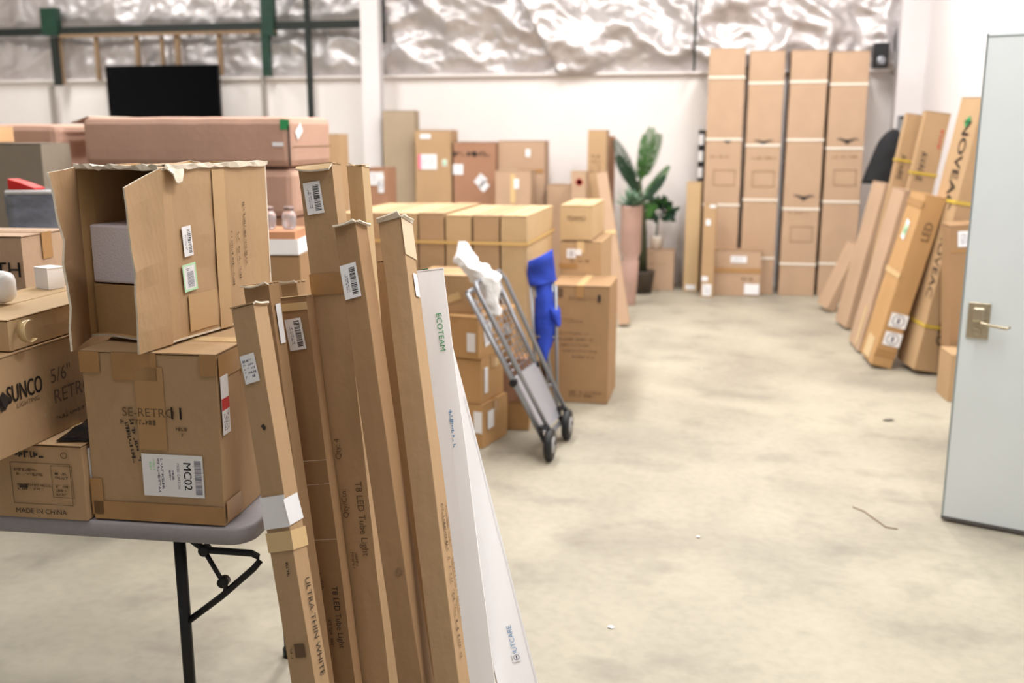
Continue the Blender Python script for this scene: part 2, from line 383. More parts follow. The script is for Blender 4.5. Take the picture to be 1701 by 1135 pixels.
# foil insulation over the back wall
def foil():
    m = mat('foil', srgb(216, 212, 213), .46, .7, bump=.6, bscale=16, noise_amt=.2, scale=3.5, dark=srgb(196, 190, 188))
    bm = bmesh.new(); x0, x1, z0, z1 = -11.0, XR-.02, HW+.01, ZC; st = .028
    nx, nz = int((x1-x0)/st), int((z1-z0)/st)
    xc = P(635, 60, Y=11.1).x; xe = P(1155, 60, Y=11.1).x
    L0 = P(868, 0, Y=11.1); L1 = P(922, 112, Y=11.1)
    def ridged(p, o): return 1-abs(noise.noise(p+Vector((o, 0, 0))))*2
    g = []
    for i in range(nx+1):
        col = []
        for k in range(nz+1):
            x, z = x0+(x1-x0)*i/nx, z0+(z1-z0)*k/nz
            if x < xc: cell = min(abs(z-2.88), abs(z-HW), 1); puff = .07*min(1, cell/.14); sw = Vector((x*2.2, 0, z*2.6)); A = .055
            else: puff = .10*min(1, (z-HW)/.18); sw = Vector((x*1.5+z*.9, 0, z*1.3-x*.5)); A = .11
            y = puff + A*max(-.4, ridged(sw, 0)) + A*.42*ridged(sw*2.3, 5) + A*.19*ridged(sw*5.5, 9)
            if x > xe: y += .03*ridged(Vector((x*5, 0, z*4)), 3) - .05*max(0, 1-abs(x-xe)/.05)
            if xc < x < xe:
                s = (x-L0.x) - (L1.x-L0.x)*(z-L0.z)/(L1.z-L0.z)
                y += .20*max(0, 1-abs(s)/(.75 if s > 0 else .5))*(1 if s > 0 else .2) - (.10*max(0, 1+s/.55) if s < 0 else 0)
                y += .05*math.sin((z-HW)*5+x*.8)
            col.append(bm.verts.new((x, YB+.10-.02-y*.9, z)))
        g.append(col)
    for i in range(nx):
        for k in range(nz): bm.faces.new((g[i][k], g[i+1][k], g[i+1][k+1], g[i][k+1]))
    o = link('wall_back_insulation', bm, m, smooth=True); o['kind'] = 'structure'
    slab('wall_back_upper', (-4.3, YB+.2, (HW+ZC)/2), (13.4, .1, ZC-HW), WALLM)
foil()
YP = YB-.2
def post(n, px0, px1, pya, pyb, m, th=.06, Y=None):
    Y = Y or YP
    a, b = P(px0, (pya+pyb)/2, Y=Y), P(px1, (pya+pyb)/2, Y=Y); zt, zb = P(px0, pya, Y=Y).z, P(px0, pyb, Y=Y).z
    if pya <= 0: zt = ZC
    slab('trim_%d' % n, ((a.x+b.x)/2, Y, (zt+zb)/2), (abs(b.x-a.x), th, zt-zb), m)
def beam(n, px0, px1, z, h, m, Y): 
    a, b = P(px0, 50, Y=Y), P(px1, 50, Y=Y); slab('trim_%d' % n, ((a.x+b.x)/2, Y, z), (b.x-a.x, .08, h), m)
beam(3, -260, 604, 2.885, .085, DARKM, YP+.02)
post(4, 72, 98, 14, 60, GREENM, .1); post(5, 89, 99, 62, 142, DARKM, .06); post(6, 91, 97, 142, 330, mat('grey_conduit', srgb(150, 142, 136), .5), .05, YP+.06)
post(7, 436, 456, -5, 60, GREENM, .1); post(8, 437, 449, 50, 127, GREENM, .08); post(9, 439, 445, 127, 330, MATS['grey_conduit'], .05, YP+.06)
post(10, 512, 520, -5, 330, DARKM, .05); post(11, 633, 639, -5, 72, BLACKM, .05, YP-.02)
for n, (a, b, y0, y1) in enumerate(((160, 165, 62, 134), (226, 232, 60, 112), (268, 272, 60, 108), (292, 299, 58, 108), (363, 369, 56, 125), (99, 104, 62, 140)), 12): post(n, a, b, y0, y1, WOOD, .05, YP+.05)
post(18, 1153, 1157, -5, 118, DARKM, .03, YP-.05)
a, b = P(99, 65, Y=YP-.03), P(455, 45, Y=YP-.03); slab('trim_20', ((a.x+b.x)/2, YP-.0, 2.825), (b.x-a.x, .05, .035), WOOD)
# white steel column: flanges and web
def column():
    Y = YB-.36; a, b = P(605, 150, Y=Y), P(634, 150, Y=Y); w_ = b.x-a.x; bm = bmesh.new()
    box(bm, (0, -.06, 0), (w_, .012, ZC)); box(bm, (0, .06, 0), (w_, .012, ZC)); box(bm, (0, 0, 0), (.012, .12, ZC))
    o = link('trim_19', bm, WHITEP); o.location = ((a.x+b.x)/2, Y, ZC/2); o['kind'] = 'structure'
column()
# ================================================================ TELEVISION
def tv():
    Y = YB-.42; a = P(174, 112, Y=Y); b = P(361, 104, Y=Y); wd = (b.x-a.x); ht = wd*.565; zc = (a.z+b.z)/2 - ht/2
    root = empty('television', Matrix.Translation(((a.x+b.x)/2, Y, zc-ht/2)), 'large black flat television mounted high against the back wall', 'television')
    bm = bmesh.new(); box(bm, (0, .03, ht/2), (wd, .05, ht), 0, None, .006); link('housing', bm, mat('tv_black', srgb(10, 10, 12), .4, spec=.2), root)
    bm = bmesh.new(); box(bm, (0, .0015, ht/2+.006), (wd-.02, .006, ht-.03)); link('screen', bm, mat('tv_screen', srgb(3, 4, 7), .1, spec=.12), root)
    bm = bmesh.new(); box(bm, (0, .215, ht/2-.1), (.3, .33, .2)); link('wall_bracket', bm, BLACKM, root)
tv()
# ================================================================ FOLDING TABLE
TZ = .74; TYAW = 3.7
tcorner = C2W(-.62, 2.165)
def table():
    W_, D_ = 1.83, .76
    M = upright(tcorner, 'FR', TYAW, (W_, D_, TZ), 0)
    root = empty('folding_table', M, 'grey plastic folding table with black tube legs under the pile of cartons', 'table')
    bm = bmesh.new(); pts = []; r = .055
    for cx, cy, a0 in ((W_/2-r, D_/2-r, 0), (-W_/2+r, D_/2-r, 90), (-W_/2+r, -D_/2+r, 180), (W_/2-r, -D_/2+r, 270)):
        for k in range(9): a = R(a0+k*90/8); pts.append((cx+r*math.cos(a), cy+r*math.sin(a)))
    prof = ((.985, TZ-.045), (.998, TZ-.04), (1, TZ-.02), (1, TZ-.008), (.995, TZ-.002), (.985, TZ))
    rings = [[bm.verts.new((x*(1-(1-s)*.6), y*(1-(1-s)*1.4), z)) for x, y in pts] for s, z in prof]
    for i in range(len(rings)-1):
        for k in range(len(pts)): f = bm.faces.new((rings[i][k], rings[i][(k+1) % len(pts)], rings[i+1][(k+1) % len(pts)], rings[i+1][k])); f.smooth = True
    bm.faces.new(rings[0][::-1]); bm.faces.new(rings[-1]); link('tabletop', bm, TABM, root)
    for sx in (1, -1):
        for sy in (-1, 1):
            bm = bmesh.new(); x = sx*(W_/2-.205); y = sy*(D_/2-.055)
            tube(bm, [(x, y, .012), (x, y, TZ-.047)], .0145, 12); lathe(bm, [(.019, 0), (.019, .03), (.016, .032)], 12, Matrix.Translation((x, y, 0)))
            link('leg', bm, BLACKM, root)
        bm = bmesh.new(); x = sx*(W_/2-.205)
        tube(bm, [(x, -D_/2+.055, TZ-.06), (x, D_/2-.055, TZ-.06)], .012, 10); link('cross_bar', bm, BLACKM, root)
        for sy in (-1,):
            bm = bmesh.new(); y = sy*(D_/2-.055)
            x2 = x+sx*.20; zb = TZ-.083
            tube(bm, [(x, y, TZ-.052), (x+sx*.03, y, TZ-.058), (x+sx*.065, y, zb), (x+sx*.085, y, zb), (x2-sx*.015, y, zb-.001), (x2, y, zb-.008), (x2+sx*.003, y, zb-.022), (x2-sx*.012, y, zb-.04), (x+sx*.10, y, zb-.12), (x, y, zb-.20)], .0085, 10)
            tube(bm, [(x+sx*.065, y-.004, zb), (x+sx*.10, y-.004, zb-.065), (x+sx*.115, y-.004, zb-.085), (x+sx*.112, y-.004, zb-.112)], .006, 8)
            for q in ((x+sx*.065, zb), (x+sx*.108, zb-.08)): lathe(bm, [(.004, -.012), (.013, -.012), (.013, .012), (.004, .012)], 14, Matrix.Translation((q[0], y, q[1])) @ Matrix.Rotation(R(90), 4, 'X'))
            link('brace', bm, BLACKM, root)
table()
# ---- cartons on the table
s = (.336, .32, .415)
Mm = upright(P(157, 862, z=TZ+.003), 'FL', TYAW, s, TZ+.003)
carton('cardboard_carton', 'square brown taped carton with the white MC02 label, standing on the grey folding table', Mm, s, KR, deco=[
    ('tape', 'F', -.10, .42, .11, .066, TAPE), ('tape', 'F', .0, -.44, .33, .045, TAPE), ('tape', 'F', .44, .44, .04, .05, TAPE), ('tape', 'F', -.43, .44, .05, .05, TAPE), ('tape', 'F', -.46, -.36, .03, .09, TAPE), ('tape', 'F', .0, .18, .07, .2, mat('tape_clear_brown', srgb(176, 138, 92), .3)),
    ('s', 'F', .13, -.21, .152, .104, 0, 'mc02'),
    ('t', 'F', -.02, .155, .030, 0, 'SE-RETRO', 2), ('t', 'F', .185, .155, .042, 0, '11', 1), ('t', 'F', .187, .155, .042, 0, '11', 1),
    ('x', 'F', -.10, .10, .09, .02, 0, 1, 2), ('x', 'F', -.15, -.02, .11, .028, -82, 2, 1), ('x', 'F', .22, .05, .03, .03, 0, 2, 2),
    ('tape', 'R', .0, .42, .3, .055, TAPE), ('tape', 'R', -.35, -.42, .08, .05, TAPE), ('s', 'R', -.40, .20, .04, .14, 0, 'redbars')])
# torn carton: five walls, flaps, ragged top, foam and insert
def torn():
    w, d, h, t = .243, .43, .41, .005
    base = C2W(-.805, 2.27, 1.1665)
    M = upright(base, 'FR', 12-19.4, (w, d, h), 1.1665); Mi = M.inverted()
    root = empty('torn_carton', M, 'big torn carton with its end open, lying on the MC02 carton, white foam inside', 'box')
    bm = bmesh.new()
    def sheet(o, u, v, nu, nv, nrm):
        o, u, v, nrm = Vector(o), Vector(u), Vector(v), Vector(nrm)
        g = [[[None]*(nv+1) for _ in range(nu+1)] for _ in (0, 1)]
        for k in (0, 1):
            for i in range(nu+1):
                for j in range(nv+1):
                    p = o+u*i/nu+v*j/nv; q = p*9
                    p = p - nrm*(t*(k) + .0045*(noise.noise(q)+.5)*(1 if 0 < i < nu else .2))
                    if v.z and j == nv and abs(nrm.z) < .5: p.z += .008*noise.noise(q*5)
                    g[k][i][j] = bm.verts.new(p)
        for i in range(nu):
            for j in range(nv):
                f = bm.faces.new((g[0][i][j], g[0][i+1][j], g[0][i+1][j+1], g[0][i][j+1])); f2 = bm.faces.new((g[1][i][j+1], g[1][i+1][j+1], g[1][i+1][j], g[1][i][j])); f2.material_index = 1
        for i in range(nu):
            for j in (0, nv): bm.faces.new((g[0][i][j], g[1][i][j], g[1][i+1][j], g[0][i+1][j])).material_index = 2
        for j in range(nv):
            for i in (0, nu): bm.faces.new((g[0][i][j], g[0][i][j+1], g[1][i][j+1], g[1][i][j])).material_index = 2
    sheet((w/2, -d/2, 0), (0, d, 0), (0, 0, h), 10, 10, (1, 0, 0))
    sheet((-w/2, d/2, 0), (0, -d, 0), (0, 0, h), 10, 10, (-1, 0, 0))
    sheet((w/2, d/2, 0), (-w, 0, 0), (0, 0, h), 6, 10, (0, 1, 0))
    sheet((-w/2, -d/2, h), (w, 0, 0), (0, d, 0), 6, 10, (0, 0, 1))
    sheet((-w/2, d/2, 0), (w, 0, 0), (0, -d, 0), 6, 10, (0, 0, -1))
    bmesh.ops.recalc_face_normals(bm, faces=bm.faces)
    rng = random.Random(4)
    for cu, ln, rows in ((.02, .2, 1), (.10, .14, 1), (.17, .14, 1), (.24, .2, 1)):
        scribble(bm, face_frame('R', w, d, h, cu, .02 if cu > .2 else -.08, -90), ln, .012, rows, rng, 3)
    for z, q in ((.36, .0), (.30, .003), (.22, -.002), (.15, .001)):   # crushed crease lines
        pass
    link('body', bm, [KR, KIN, TORN, INKB], root)
    part_flap(root, 'flap', (-w/2, -d/2, .0), (-w/2, -d/2, h), Mi @ P(119, 584, d=2.2), Mi @ P(81, 287, d=2.2), KD, .005, 8, 3, .006)
    part_flap(root, 'flap', (w/2, -d/2, .0), (w/2, -d/2, h), Mi @ P(230, 589, d=2.17), Mi @ P(204, 312, d=2.19), KR, .005, 8, 7, .006)
    for (y, z, ww, hh, st) in ((-.135, .235, .034, .072, 'bars'), (-.135, .148, .05, .066, 'greenbars')):
        sticker(root, Matrix.Translation((w/2+.002, y, z)) @ face_frame('R', 0, 0, 0, 0, 0, 4, 0), ww, hh, st, rng)
    for (y, z, wt, ht) in ((.0, .2, .05, .4), (-.09, .06, .11, .09)):
        b2 = bmesh.new(); box(b2, (w/2+.0015, y, z), (.001, wt, ht)); link('packing_tape', b2, mat('tape_dull', srgb(190, 156, 112), .3), root)
    # ragged strips of torn liner along the top edges
    for (a, b, n, sd, name) in (((-w/2, -d/2, h), (w/2, -d/2, h), 16, 1, 'torn_edge'), ((w/2, -d/2+.01, h), (w/2, d/2, h), 20, 2, 'torn_edge')):
        b2 = bmesh.new(); a, b = Vector(a), Vector(b); rg = random.Random(sd); pr = None
        for i in range(n+1):
            p = a.lerp(b, i/n); o = Vector((0, -1, 0)) if sd == 1 else Vector((1, 0, 0))
            q0 = p + Vector((0, 0, .002)) - o*.03; q1 = p + o*rg.uniform(.001, .008) + Vector((0, 0, rg.uniform(.001, .008))); q2 = p + o*.004 - Vector((0, 0, rg.uniform(.001, .008)))
            cur = [b2.verts.new(v) for v in (q0, q1, q2)]
            if pr:
                for k in (0, 1): b2.faces.new((pr[k], cur[k], cur[k+1], pr[k+1]))
            pr = cur
        oo = link(name, b2, TORN, root); sm = oo.modifiers.new('s', 'SOLIDIFY'); sm.thickness = .002
    part_flap(root, 'flap', (w/2, -d/2+.02, h), (w/2, -d/2+.09, h+.004), (w/2+.028, -d/2+.015, h-.012), (w/2+.02, -d/2+.055, h-.03), TORN, .003, 5, 9, .012)
    b2 = bmesh.new(); grid_box(b2, w-.02, d-.06, .125, .004, 3); o = link('cardboard_insert', b2, KIN, root); o.location = (0, -.015, .006)
    b2 = bmesh.new(); box(b2, (0, 0, 0), (.222, .3, .14), 0, None, .006); o = tag(link('foam_block', b2, FOAM), 'white foam block seen inside the open end of the torn carton', 'foam block'); o.matrix_world = M @ Matrix.Translation((-.002, -.045, .203))
torn()
# small printed carton, long carton and flat carton
s = (.33, .30, .187)
carton('cardboard_carton', 'small low carton printed MADE IN CHINA, sitting on the table edge under the longer carton', upright(P(150, 867, z=TZ+.003)-Vector((.006, 0, 0)), 'FR', TYAW, s, TZ+.003), s, KR, deco=[
    ('x', 'F', .11, .37, .12, .028, 0, 1, 1), ('t', 'F', .36, .37, .024, 0, 'O', 2), ('t', 'F', .14, -.40, .018, 0, 'MADE IN CHINA', 1), ('o', 'F', .165, -.02, .155, .105, .0015, 2), ('o', 'F', .33, .02, .055, .08, .0012, 2),
    ('x', 'F', .07, .13, .075, .022, 0, 2, 2), ('x', 'F', .10, -.07, .085, .02, 0, 2, 2), ('x', 'F', .33, .10, .035, .02, 0, 2, 1), ('x', 'F', .33, -.1, .035, .03, 0, 3, 2), ('q', 'F', .02, -.06, .022, .01, 1)])
bm = bmesh.new(); g = []  # crumpled black sheet added to darken the gap under the SUNCO carton
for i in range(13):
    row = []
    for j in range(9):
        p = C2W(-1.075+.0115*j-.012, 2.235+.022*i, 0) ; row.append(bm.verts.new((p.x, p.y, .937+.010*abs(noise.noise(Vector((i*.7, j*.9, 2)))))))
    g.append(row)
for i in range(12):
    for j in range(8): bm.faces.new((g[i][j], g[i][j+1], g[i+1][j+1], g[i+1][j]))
o = tag(link('gap_shade_sheet', bm, mat('gap_shade_black', srgb(16, 20, 26), .25), smooth=True), 'black sheet added as shade in the gap between MADE IN CHINA and SUNCO cartons', 'shade sheet'); sm = o.modifiers.new('s', 'SOLIDIFY'); sm.thickness = .001
far = C2W(-1.096+.018*1, 2.39+.27, 0)
s = (.30, .70, .228)
carton('long_carton', 'long light brown carton printed SUNCO, jutting over the small MADE IN CHINA carton', upright(C2W(-1.096-.178*.43, 2.39-.984*.43), 'FR', 12-10.3, s, .934), s, KR, deco=[
    ('t', 'R', -.161, .10, .058, 0, 'SUNCO', 1, .62), ('t', 'R', -.159, .10, .058, 0, 'SUNCO', 1, .62), ('t', 'R', -.150, -.03, .016, 0, 'LIGHTING', 2, 1.1), ('q', 'R', -.265, .07, .03, .034, 1, 45), ('q', 'R', -.285, .08, .012, .05, 1, 20),
    ('t', 'R', .03, .13, .050, 0, '5/6"', 2), ('t', 'R', .092, -.10, .050, 0, 'RETRO', 2), ('x', 'R', .08, -.33, .13, .016, 0, 1, 2)], seam=False)
s2 = (.27, .50, .072)
flat = carton('flat_carton', 'flat shallow carton with a curl of loose tape, lying on top of the SUNCO carton', upright(C2W(-1.1-.178*.22, 2.39-.984*.22), 'FR', 12-10.3, s2, 1.167), s2, KL, seam=False)
b2 = bmesh.new(); pr = None
for i in range(15):
    a = i/14*4.4; r_ = .035-.0016*i
    q = [(.135+.004+.004*i*.4, -.25+.035+r_*math.cos(a+1), .035+r_*math.sin(a+1)), (.135+.03+.001*i, -.25+.03+r_*math.cos(a+1), .037+r_*math.sin(a+1))]
    cur = [b2.verts.new(v) for v in q]
    if pr: b2.faces.new((pr[0], cur[0], cur[1], pr[1]))
    pr = cur
o = link('packing_tape', b2, mat('tape_clear', srgb(205, 178, 130), .12), flat, smooth=True); sm = o.modifiers.new('s', 'SOLIDIFY'); sm.thickness = .001
ZT = 1.242
bm = bmesh.new(); box(bm, (0, 0, .042), (.075, .06, .08), 0, None, .026); p = P(2, 505, z=ZT)
o = tag(link('plastic_case', bm, mat('gloss_white', srgb(245, 245, 246), .2), smooth=True), 'white rounded glossy plastic case on the flat carton at the picture edge', 'case'); o.matrix_world = Matrix.Translation((p.x, p.y, ZT)) @ rotz(10)
bm = bmesh.new(); grid_box(bm, .06, .05, .055, .001, 3, .03); box(bm, (0, .0, .0565), (.061, .051, .003)); p = P(84, 478, z=ZT)
o = tag(link('small_white_box', bm, WBOX), 'tiny plain white box on the flat carton beside the torn carton', 'box'); o.matrix_world = Matrix.Translation((p.x, p.y, ZT)) @ rotz(-20)
bm = bmesh.new(); box(bm, (0, 0, .065), (.012, .05, .125), 0, None, .002); p = C2W(-1.008, 2.262)
o = tag(link('paper_slip', bm, WHT), 'narrow white paper slip standing between the small carton and the MC02 carton', 'paper'); o.matrix_world = Matrix.Translation((p.x-.004, p.y, .79)) @ rotz(TYAW)
s = (.4, .24, .63); p = P(35, 392, d=2.72)
carton('cardboard_carton', 'tall carton with TH lettering standing at the back of the table behind the white case', upright(p, 'FR', 6, s, TZ+.003), s, KF, deco=[('t', 'F', .38, .35, .06, 0, 'TH', 1), ('t', 'F', .382, .35, .06, 0, 'TH', 1)])
# ================================================================ STANDING LONG CARTONS IN FRONT
def edge_carton(name, label, et, eb, dt, db, wf, ws, nrm_deg, m, deco=(), flaps=(), group='long cartons leaning together at the table end', extra=0, amp=.0025, top=True, cat='box', ext_floor=True):
    """Near vertical edge (between front and right face) seen from pixel et (top, dt ahead) to eb (db ahead)."""
    T = P(*et, d=dt); B = P(*eb, d=db); dirv = (T-B)
    k = (T.z-.004)/dirv.z; B = T - dirv*k
    n = C2W(math.cos(R(nrm_deg)), math.sin(R(nrm_deg))); x = Vector((0, 0, 1)).cross(n)*1.0
    x = Vector((-n.y, n.x, 0))
    h = (T-B).length + extra; s = (wf, ws, h)
    M = lean(B, T, x, s, 'FR')
    r = carton(name, label, M, s, m, cat, group, deco, amp, False, .003, top)
    for (kind, hinge, length, drop, mt) in flaps:
        w, d = wf, ws
        if kind == 'F': part_flap(r, 'flap', (-w/2, -d/2, h), (w/2, -d/2, h), (-w/2+.004, -d/2-length, h+drop*.4), (w/2-.004, -d/2-length*.8, h+drop*.7), mt, .004, 5, hinge, .004)
        if kind == 'R': part_flap(r, 'flap', (w/2, -d/2, h), (w/2, d/2, h), (w/2+length*.5, -d/2+.004, h+drop*.3), (w/2+length*.4, d/2, h+drop*.6), mt, .004, 5, hinge, .004)
        if kind == 'T': part_flap(r, 'flap', (-w/2, d/2, h), (w/2, d/2, h), (-w/2, d/2-length, h+drop), (w/2, d/2-length, h+drop*.8), mt, .004, 5, hinge, .004)
    return r
ND = -104
H = 0
edge_carton('long_carton', 'shortest long carton of the leaning row, white torn wrap round its middle', (421, 521), (522, 1135), 2.0, 1.8, .061, .05, -113, KR,
    deco=[('s', 'F', -.05, .402, .036, .06, 4, 'print'), ('s', 'F', .0, .18, .062, .066, 0, 'plain'), ('s', 'R', -.1, .18, .05, .055, 8, 'plain'), ('tape', 'F', 0, .135, .063, .04, TAPEL), ('tape', 'R', 0, .135, .053, .04, TAPEL),
          ('t', 'R', .05, .0, .022, -90, 'ULTRA-THIN WHITE', 1), ('x', 'F', .15, .09, .035, .009, -90, 1, 1), ('q', 'F', .1, -.03, .025, .028, 2), ('x', 'F', -.25, -.03, .03, .008, 90, 1, 2), ('q', 'F', .12, .31, .008, .012, 1, 30), ('q', 'F', 0, -.12, .06, .0015, 3), ('q', 'F', 0, -.2, .06, .001, 3)],
    flaps=[('R', 2, .01, .004, KR)])
edge_carton('long_carton', 'long carton with a bent top flap, directly behind the shortest leaning one', (447, 478), (540, 1135), 2.16, 2.08, .07, .045, -108, KD, deco=[('s', 'R', 0, .43, .02, .09, 0, 'plain')], flaps=[('F', 5, .012, .006, KL)])
edge_carton('long_carton', 'plain narrow long carton peeping between the flapped carton and the tallest carton', (494, 474), (578, 1135), 2.42, 2.3, .05, .05, -106, KR, flaps=[('F', 6, .012, .004, TORN)])
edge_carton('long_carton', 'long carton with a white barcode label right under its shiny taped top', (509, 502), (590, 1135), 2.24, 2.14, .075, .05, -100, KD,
    deco=[('s', 'F', -.0, .435, .040, .074, 4, 'bars'), ('tape', 'F', 0, .485, .074, .018, TAPEL), ('tape', 'T', 0, 0, .076, .05, TAPEL), ('t', 'F', .2, -.10, .020, -90, 'T8 LED Tube Light', 1), ('t', 'F', -.25, -.03, .018, 90, 'Qty: 4', 2), ('x', 'F', -.1, -.13, .09, .012, -90, 1, 2), ('q', 'F', 0, .20, .074, .0014, 3), ('q', 'F', 0, .155, .074, .0012, 3), ('q', 'F', 0, .05, .074, .0014, 3)])
edge_carton('long_carton', 'tallest long carton of the leaning row, barcode label above a brown tape band', (552, 279), (647, 1135), 2.3, 2.18, .088, .06, -102, KR,
    deco=[('s', 'F', -.12, .452, .042, .074, 3, 'bars'), ('tape', 'F', 0, .325, .089, .05, TAPE), ('t', 'F', .22, -.035, .024, -90, 'T8 LED Tube Light', 2), ('t', 'F', -.25, .075, .02, 90, 'Qty: 4', 2), ('t', 'F', -.22, -.01, .02, 90, 'Qty/Ctn:', 2), ('x', 'F', -.12, -.10, .04, .02, -90, 2, 2)],
    flaps=[('F', 8, .02, -.012, KL)])
edge_carton('long_carton', 'tall long carton just behind the tallest one, only a narrow side showing', (602, 276), (668, 1135), 2.42, 2.36, .045, .05, -104, KL, flaps=[('T', 3, .03, .004, TORN)])
edge_carton('long_carton', 'long carton with a torn raised lid edge and a barcode label a hand below it', (592, 388), (699, 1135), 2.18, 1.86, .058, .06, -110, KD,
    deco=[('s', 'F', -.08, .415, .040, .078, 2, 'bars'), ('q', 'F', .2, .0, .014, .014, 4, 45)], flaps=[('F', 4, .010, .006, TORN), ('R', 5, .012, .010, TORN)])
edge_carton('long_carton', 'long brown carton with crumpled torn top, right beside the white leaning cartons', (666, 384), (761, 1135), 2.26, 1.84, .061, .058, -112, KR,
    deco=[('s', 'R', .12, .40, .02, .055, 2, 'plain'), ('x', 'R', -.1, -.02, .34, .014, -90, 1, 2), ('x', 'R', .25, .0, .28, .01, -90, 1, 4), ('tape', 'R', 0, .47, .059, .09, mat('tape_clear_cream', srgb(214, 190, 156), .15)), ('tape', 'R', .1, -.26, .05, .18, MATS['tape_clear_cream'])],
    flaps=[('F', 4, .010, .012, TORN), ('R', 7, .012, .014, TORN), ('T', 9, .03, .018, TORN)])
edge_carton('long_carton', 'dark plain long carton added as shade in the gap behind the torn-topped ones', (668, 440), (722, 1135), 2.56, 2.4, .105, .04, -104, KD)  # added dark carton standing in for the shadowed side between its neighbours
edge_carton('white_long_carton', 'slim white carton with green and grey lettering down its front, leaning beside the brown ones', (737, 459), (822, 1135), 2.42, 2.14, .068, .05, -88, WBOX,
    deco=[('t', 'F', .1, .385, .019, -90, 'ECOTEAM', 6, 1.1), ('x', 'F', .1, .20, .12, .012, -90, 1, 8), ('q', 'T', -.2, .0, .02, .05, 6), ('q', 'F', -.47, -.2, .003, .5, 6)], group='white cartons leaning beside the row')
edge_carton('white_long_carton', 'white carton leaning furthest out, with a small pale blue emblem near the floor', (748, 575), (889, 1135), 2.55, 2.2, .10, .05, -82, WBOX,
    deco=[('t', 'F', .12, -.145, .017, 90, 'BUTCARE', 8), ('s', 'F', .12, -.178, .020, .020, 0, 'circle'), ('q', 'F', .47, 0, .003, .9, 9)], group='white cartons leaning beside the row')
# ================================================================ BEHIND THE TABLE
def wrapped():
    s = (.55, .5, 1.425); p = P(6, 322, d=4.05)
    M = upright(p, 'FL', 4, s, 0)
    r = empty('wrapped_stack', M, 'dark stack wrapped in shiny grey stretch film behind the torn carton', 'wrapped pallet')
    bm = bmesh.new(); grid_box(bm, s[0]-.03, s[1]-.03, s[2]-.02, .01, 5); link('load', bm, mat('load_grey', srgb(96, 98, 108), .6), r)
    bm = bmesh.new(); n, k = 60, 60
    pts = []
    for i in range(n):
        a = i/n*4; sd = int(a); t = a-sd; w_, d_ = s[0]/2, s[1]/2
        c = [(-w_, -d_), (w_, -d_), (w_, d_), (-w_, d_), (-w_, -d_)]; pts.append((c[sd][0]*(1-t)+c[sd+1][0]*t, c[sd][1]*(1-t)+c[sd+1][1]*t))
    g = []
    for j in range(k+1):
        z = s[2]*j/k; row = []
        for (x, y) in pts:
            f = .012*abs(noise.noise(Vector((x*3, y*3, z*22))))+.008*noise.noise(Vector((x*14, y*14, z*6+x*8))); q = 1+f/.3-.02
            row.append(bm.verts.new((x*q, y*q, z)))
        g.append(row)
    for j in range(k):
        for i in range(n): bm.faces.new((g[j][i], g[j][(i+1) % n], g[j+1][(i+1) % n], g[j+1][i]))
    bm.faces.new(g[-1]); link('stretch_film', bm, mat('stretch_film', srgb(158, 162, 176), .16, .1, bump=.5, bscale=12, noise_amt=.6, scale=7, stretch=(1, 1, 2)), r, smooth=True)  # light grey patches put the film's highlights into its colour
    bm = bmesh.new(); tube(bm, [(-s[0]/2+.01, -s[1]/2, s[2]-.005), (s[0]/2, -s[1]/2+.01, s[2]+.003)], .008, 8); link('film_roll_edge', bm, SHEET, r)
wrapped()
p = P(14, 317, d=4.12)
bm = bmesh.new(); vs = [bm.verts.new(v) for v in ((0, 0, 0), (.10, 0, 0), (.10, .05, 0), (0, .05, 0), (.0, 0, .035), (.05, .0, .022), (.05, .05, .022), (0, .05, .035), (.10, 0, .006), (.10, .05, .006))]
for q in ((0, 1, 8, 5, 4), (3, 7, 6, 9, 2), (4, 5, 6, 7), (5, 8, 9, 6), (1, 2, 9, 8), (0, 4, 7, 3), (0, 3, 2, 1)): bm.faces.new([vs[i] for i in q])
o = tag(link('red_wedge', bm, mat('red_plastic', srgb(214, 34, 26), .4)), 'small bright red plastic wedge on the film wrapped stack', 'wedge'); o.location = (p.x, p.y, 1.428); o.scale = (1.25, 1.25, 1.25)
s = (.8, .3, 1.61); p = P(68, 238, d=4.8)
carton('cardboard_carton', 'big dull grey-brown carton behind the film wrapped stack', upright(p, 'FR', 10, s, 0), s, KGR, seam=False)
s = (.5, .25, .075); p = P(-22, 240, d=4.85)
carton('flat_parcel', 'flat peach coloured parcel lying on the big grey-brown carton', upright(p, 'FR', 8, s, 1.616), s, mat('peach_paper', srgb(222, 178, 132), .5, noise_amt=.1), seam=False)
# pink-brown long cartons lying across, stacked
DP = 5.0
pr_ = C2W(-1.105, DP)
GP = 'long pink-brown cartons stacked lengthwise'
for i, (z, h_, L, dx, lab) in enumerate(((1.49, .255, 1.18, 0, 'long pink-brown carton on top of its stack, green tab at its dark slit'), (1.235, .25, 1.35, .0, 'long pink-brown carton lying directly under the one with the green tab'))):
    s = (L, .55, h_); M = upright(pr_ - Vector((dx, 0, 0)), 'FR', 0, s, z)
    r = carton('long_flat_carton', lab, M, s, KP, 'box', GP, deco=[] if i else [('q', 'F', .492, -.08, .010, .20, 5), ('q', 'F', .475, .33, .05, .05, 6), ('s', 'R', -.32, .2, .08, .05, 35, 'plain'), ('s', 'F', .44, -.05, .06, .02, 0, 'plain'), ('q', 'R', 0, -.1, .5, .006, 4)], seam=False, bev=.035, amp=.006, top=False)
    if i == 0:
        part_flap(r, 'end_flap', (-L/2, -.20, h_), (-L/2, .2, h_), (-L/2-.115, -.19, h_-.035), (-L/2-.115, .19, h_-.03), KP, .005, 5, 3)
s = (1.7, .52, .98); carton('cardboard_carton', 'broad brown carton at the bottom under the stacked pink-brown cartons', upright(pr_, 'FR', 0, s, .25), s, KR2, seam=False)
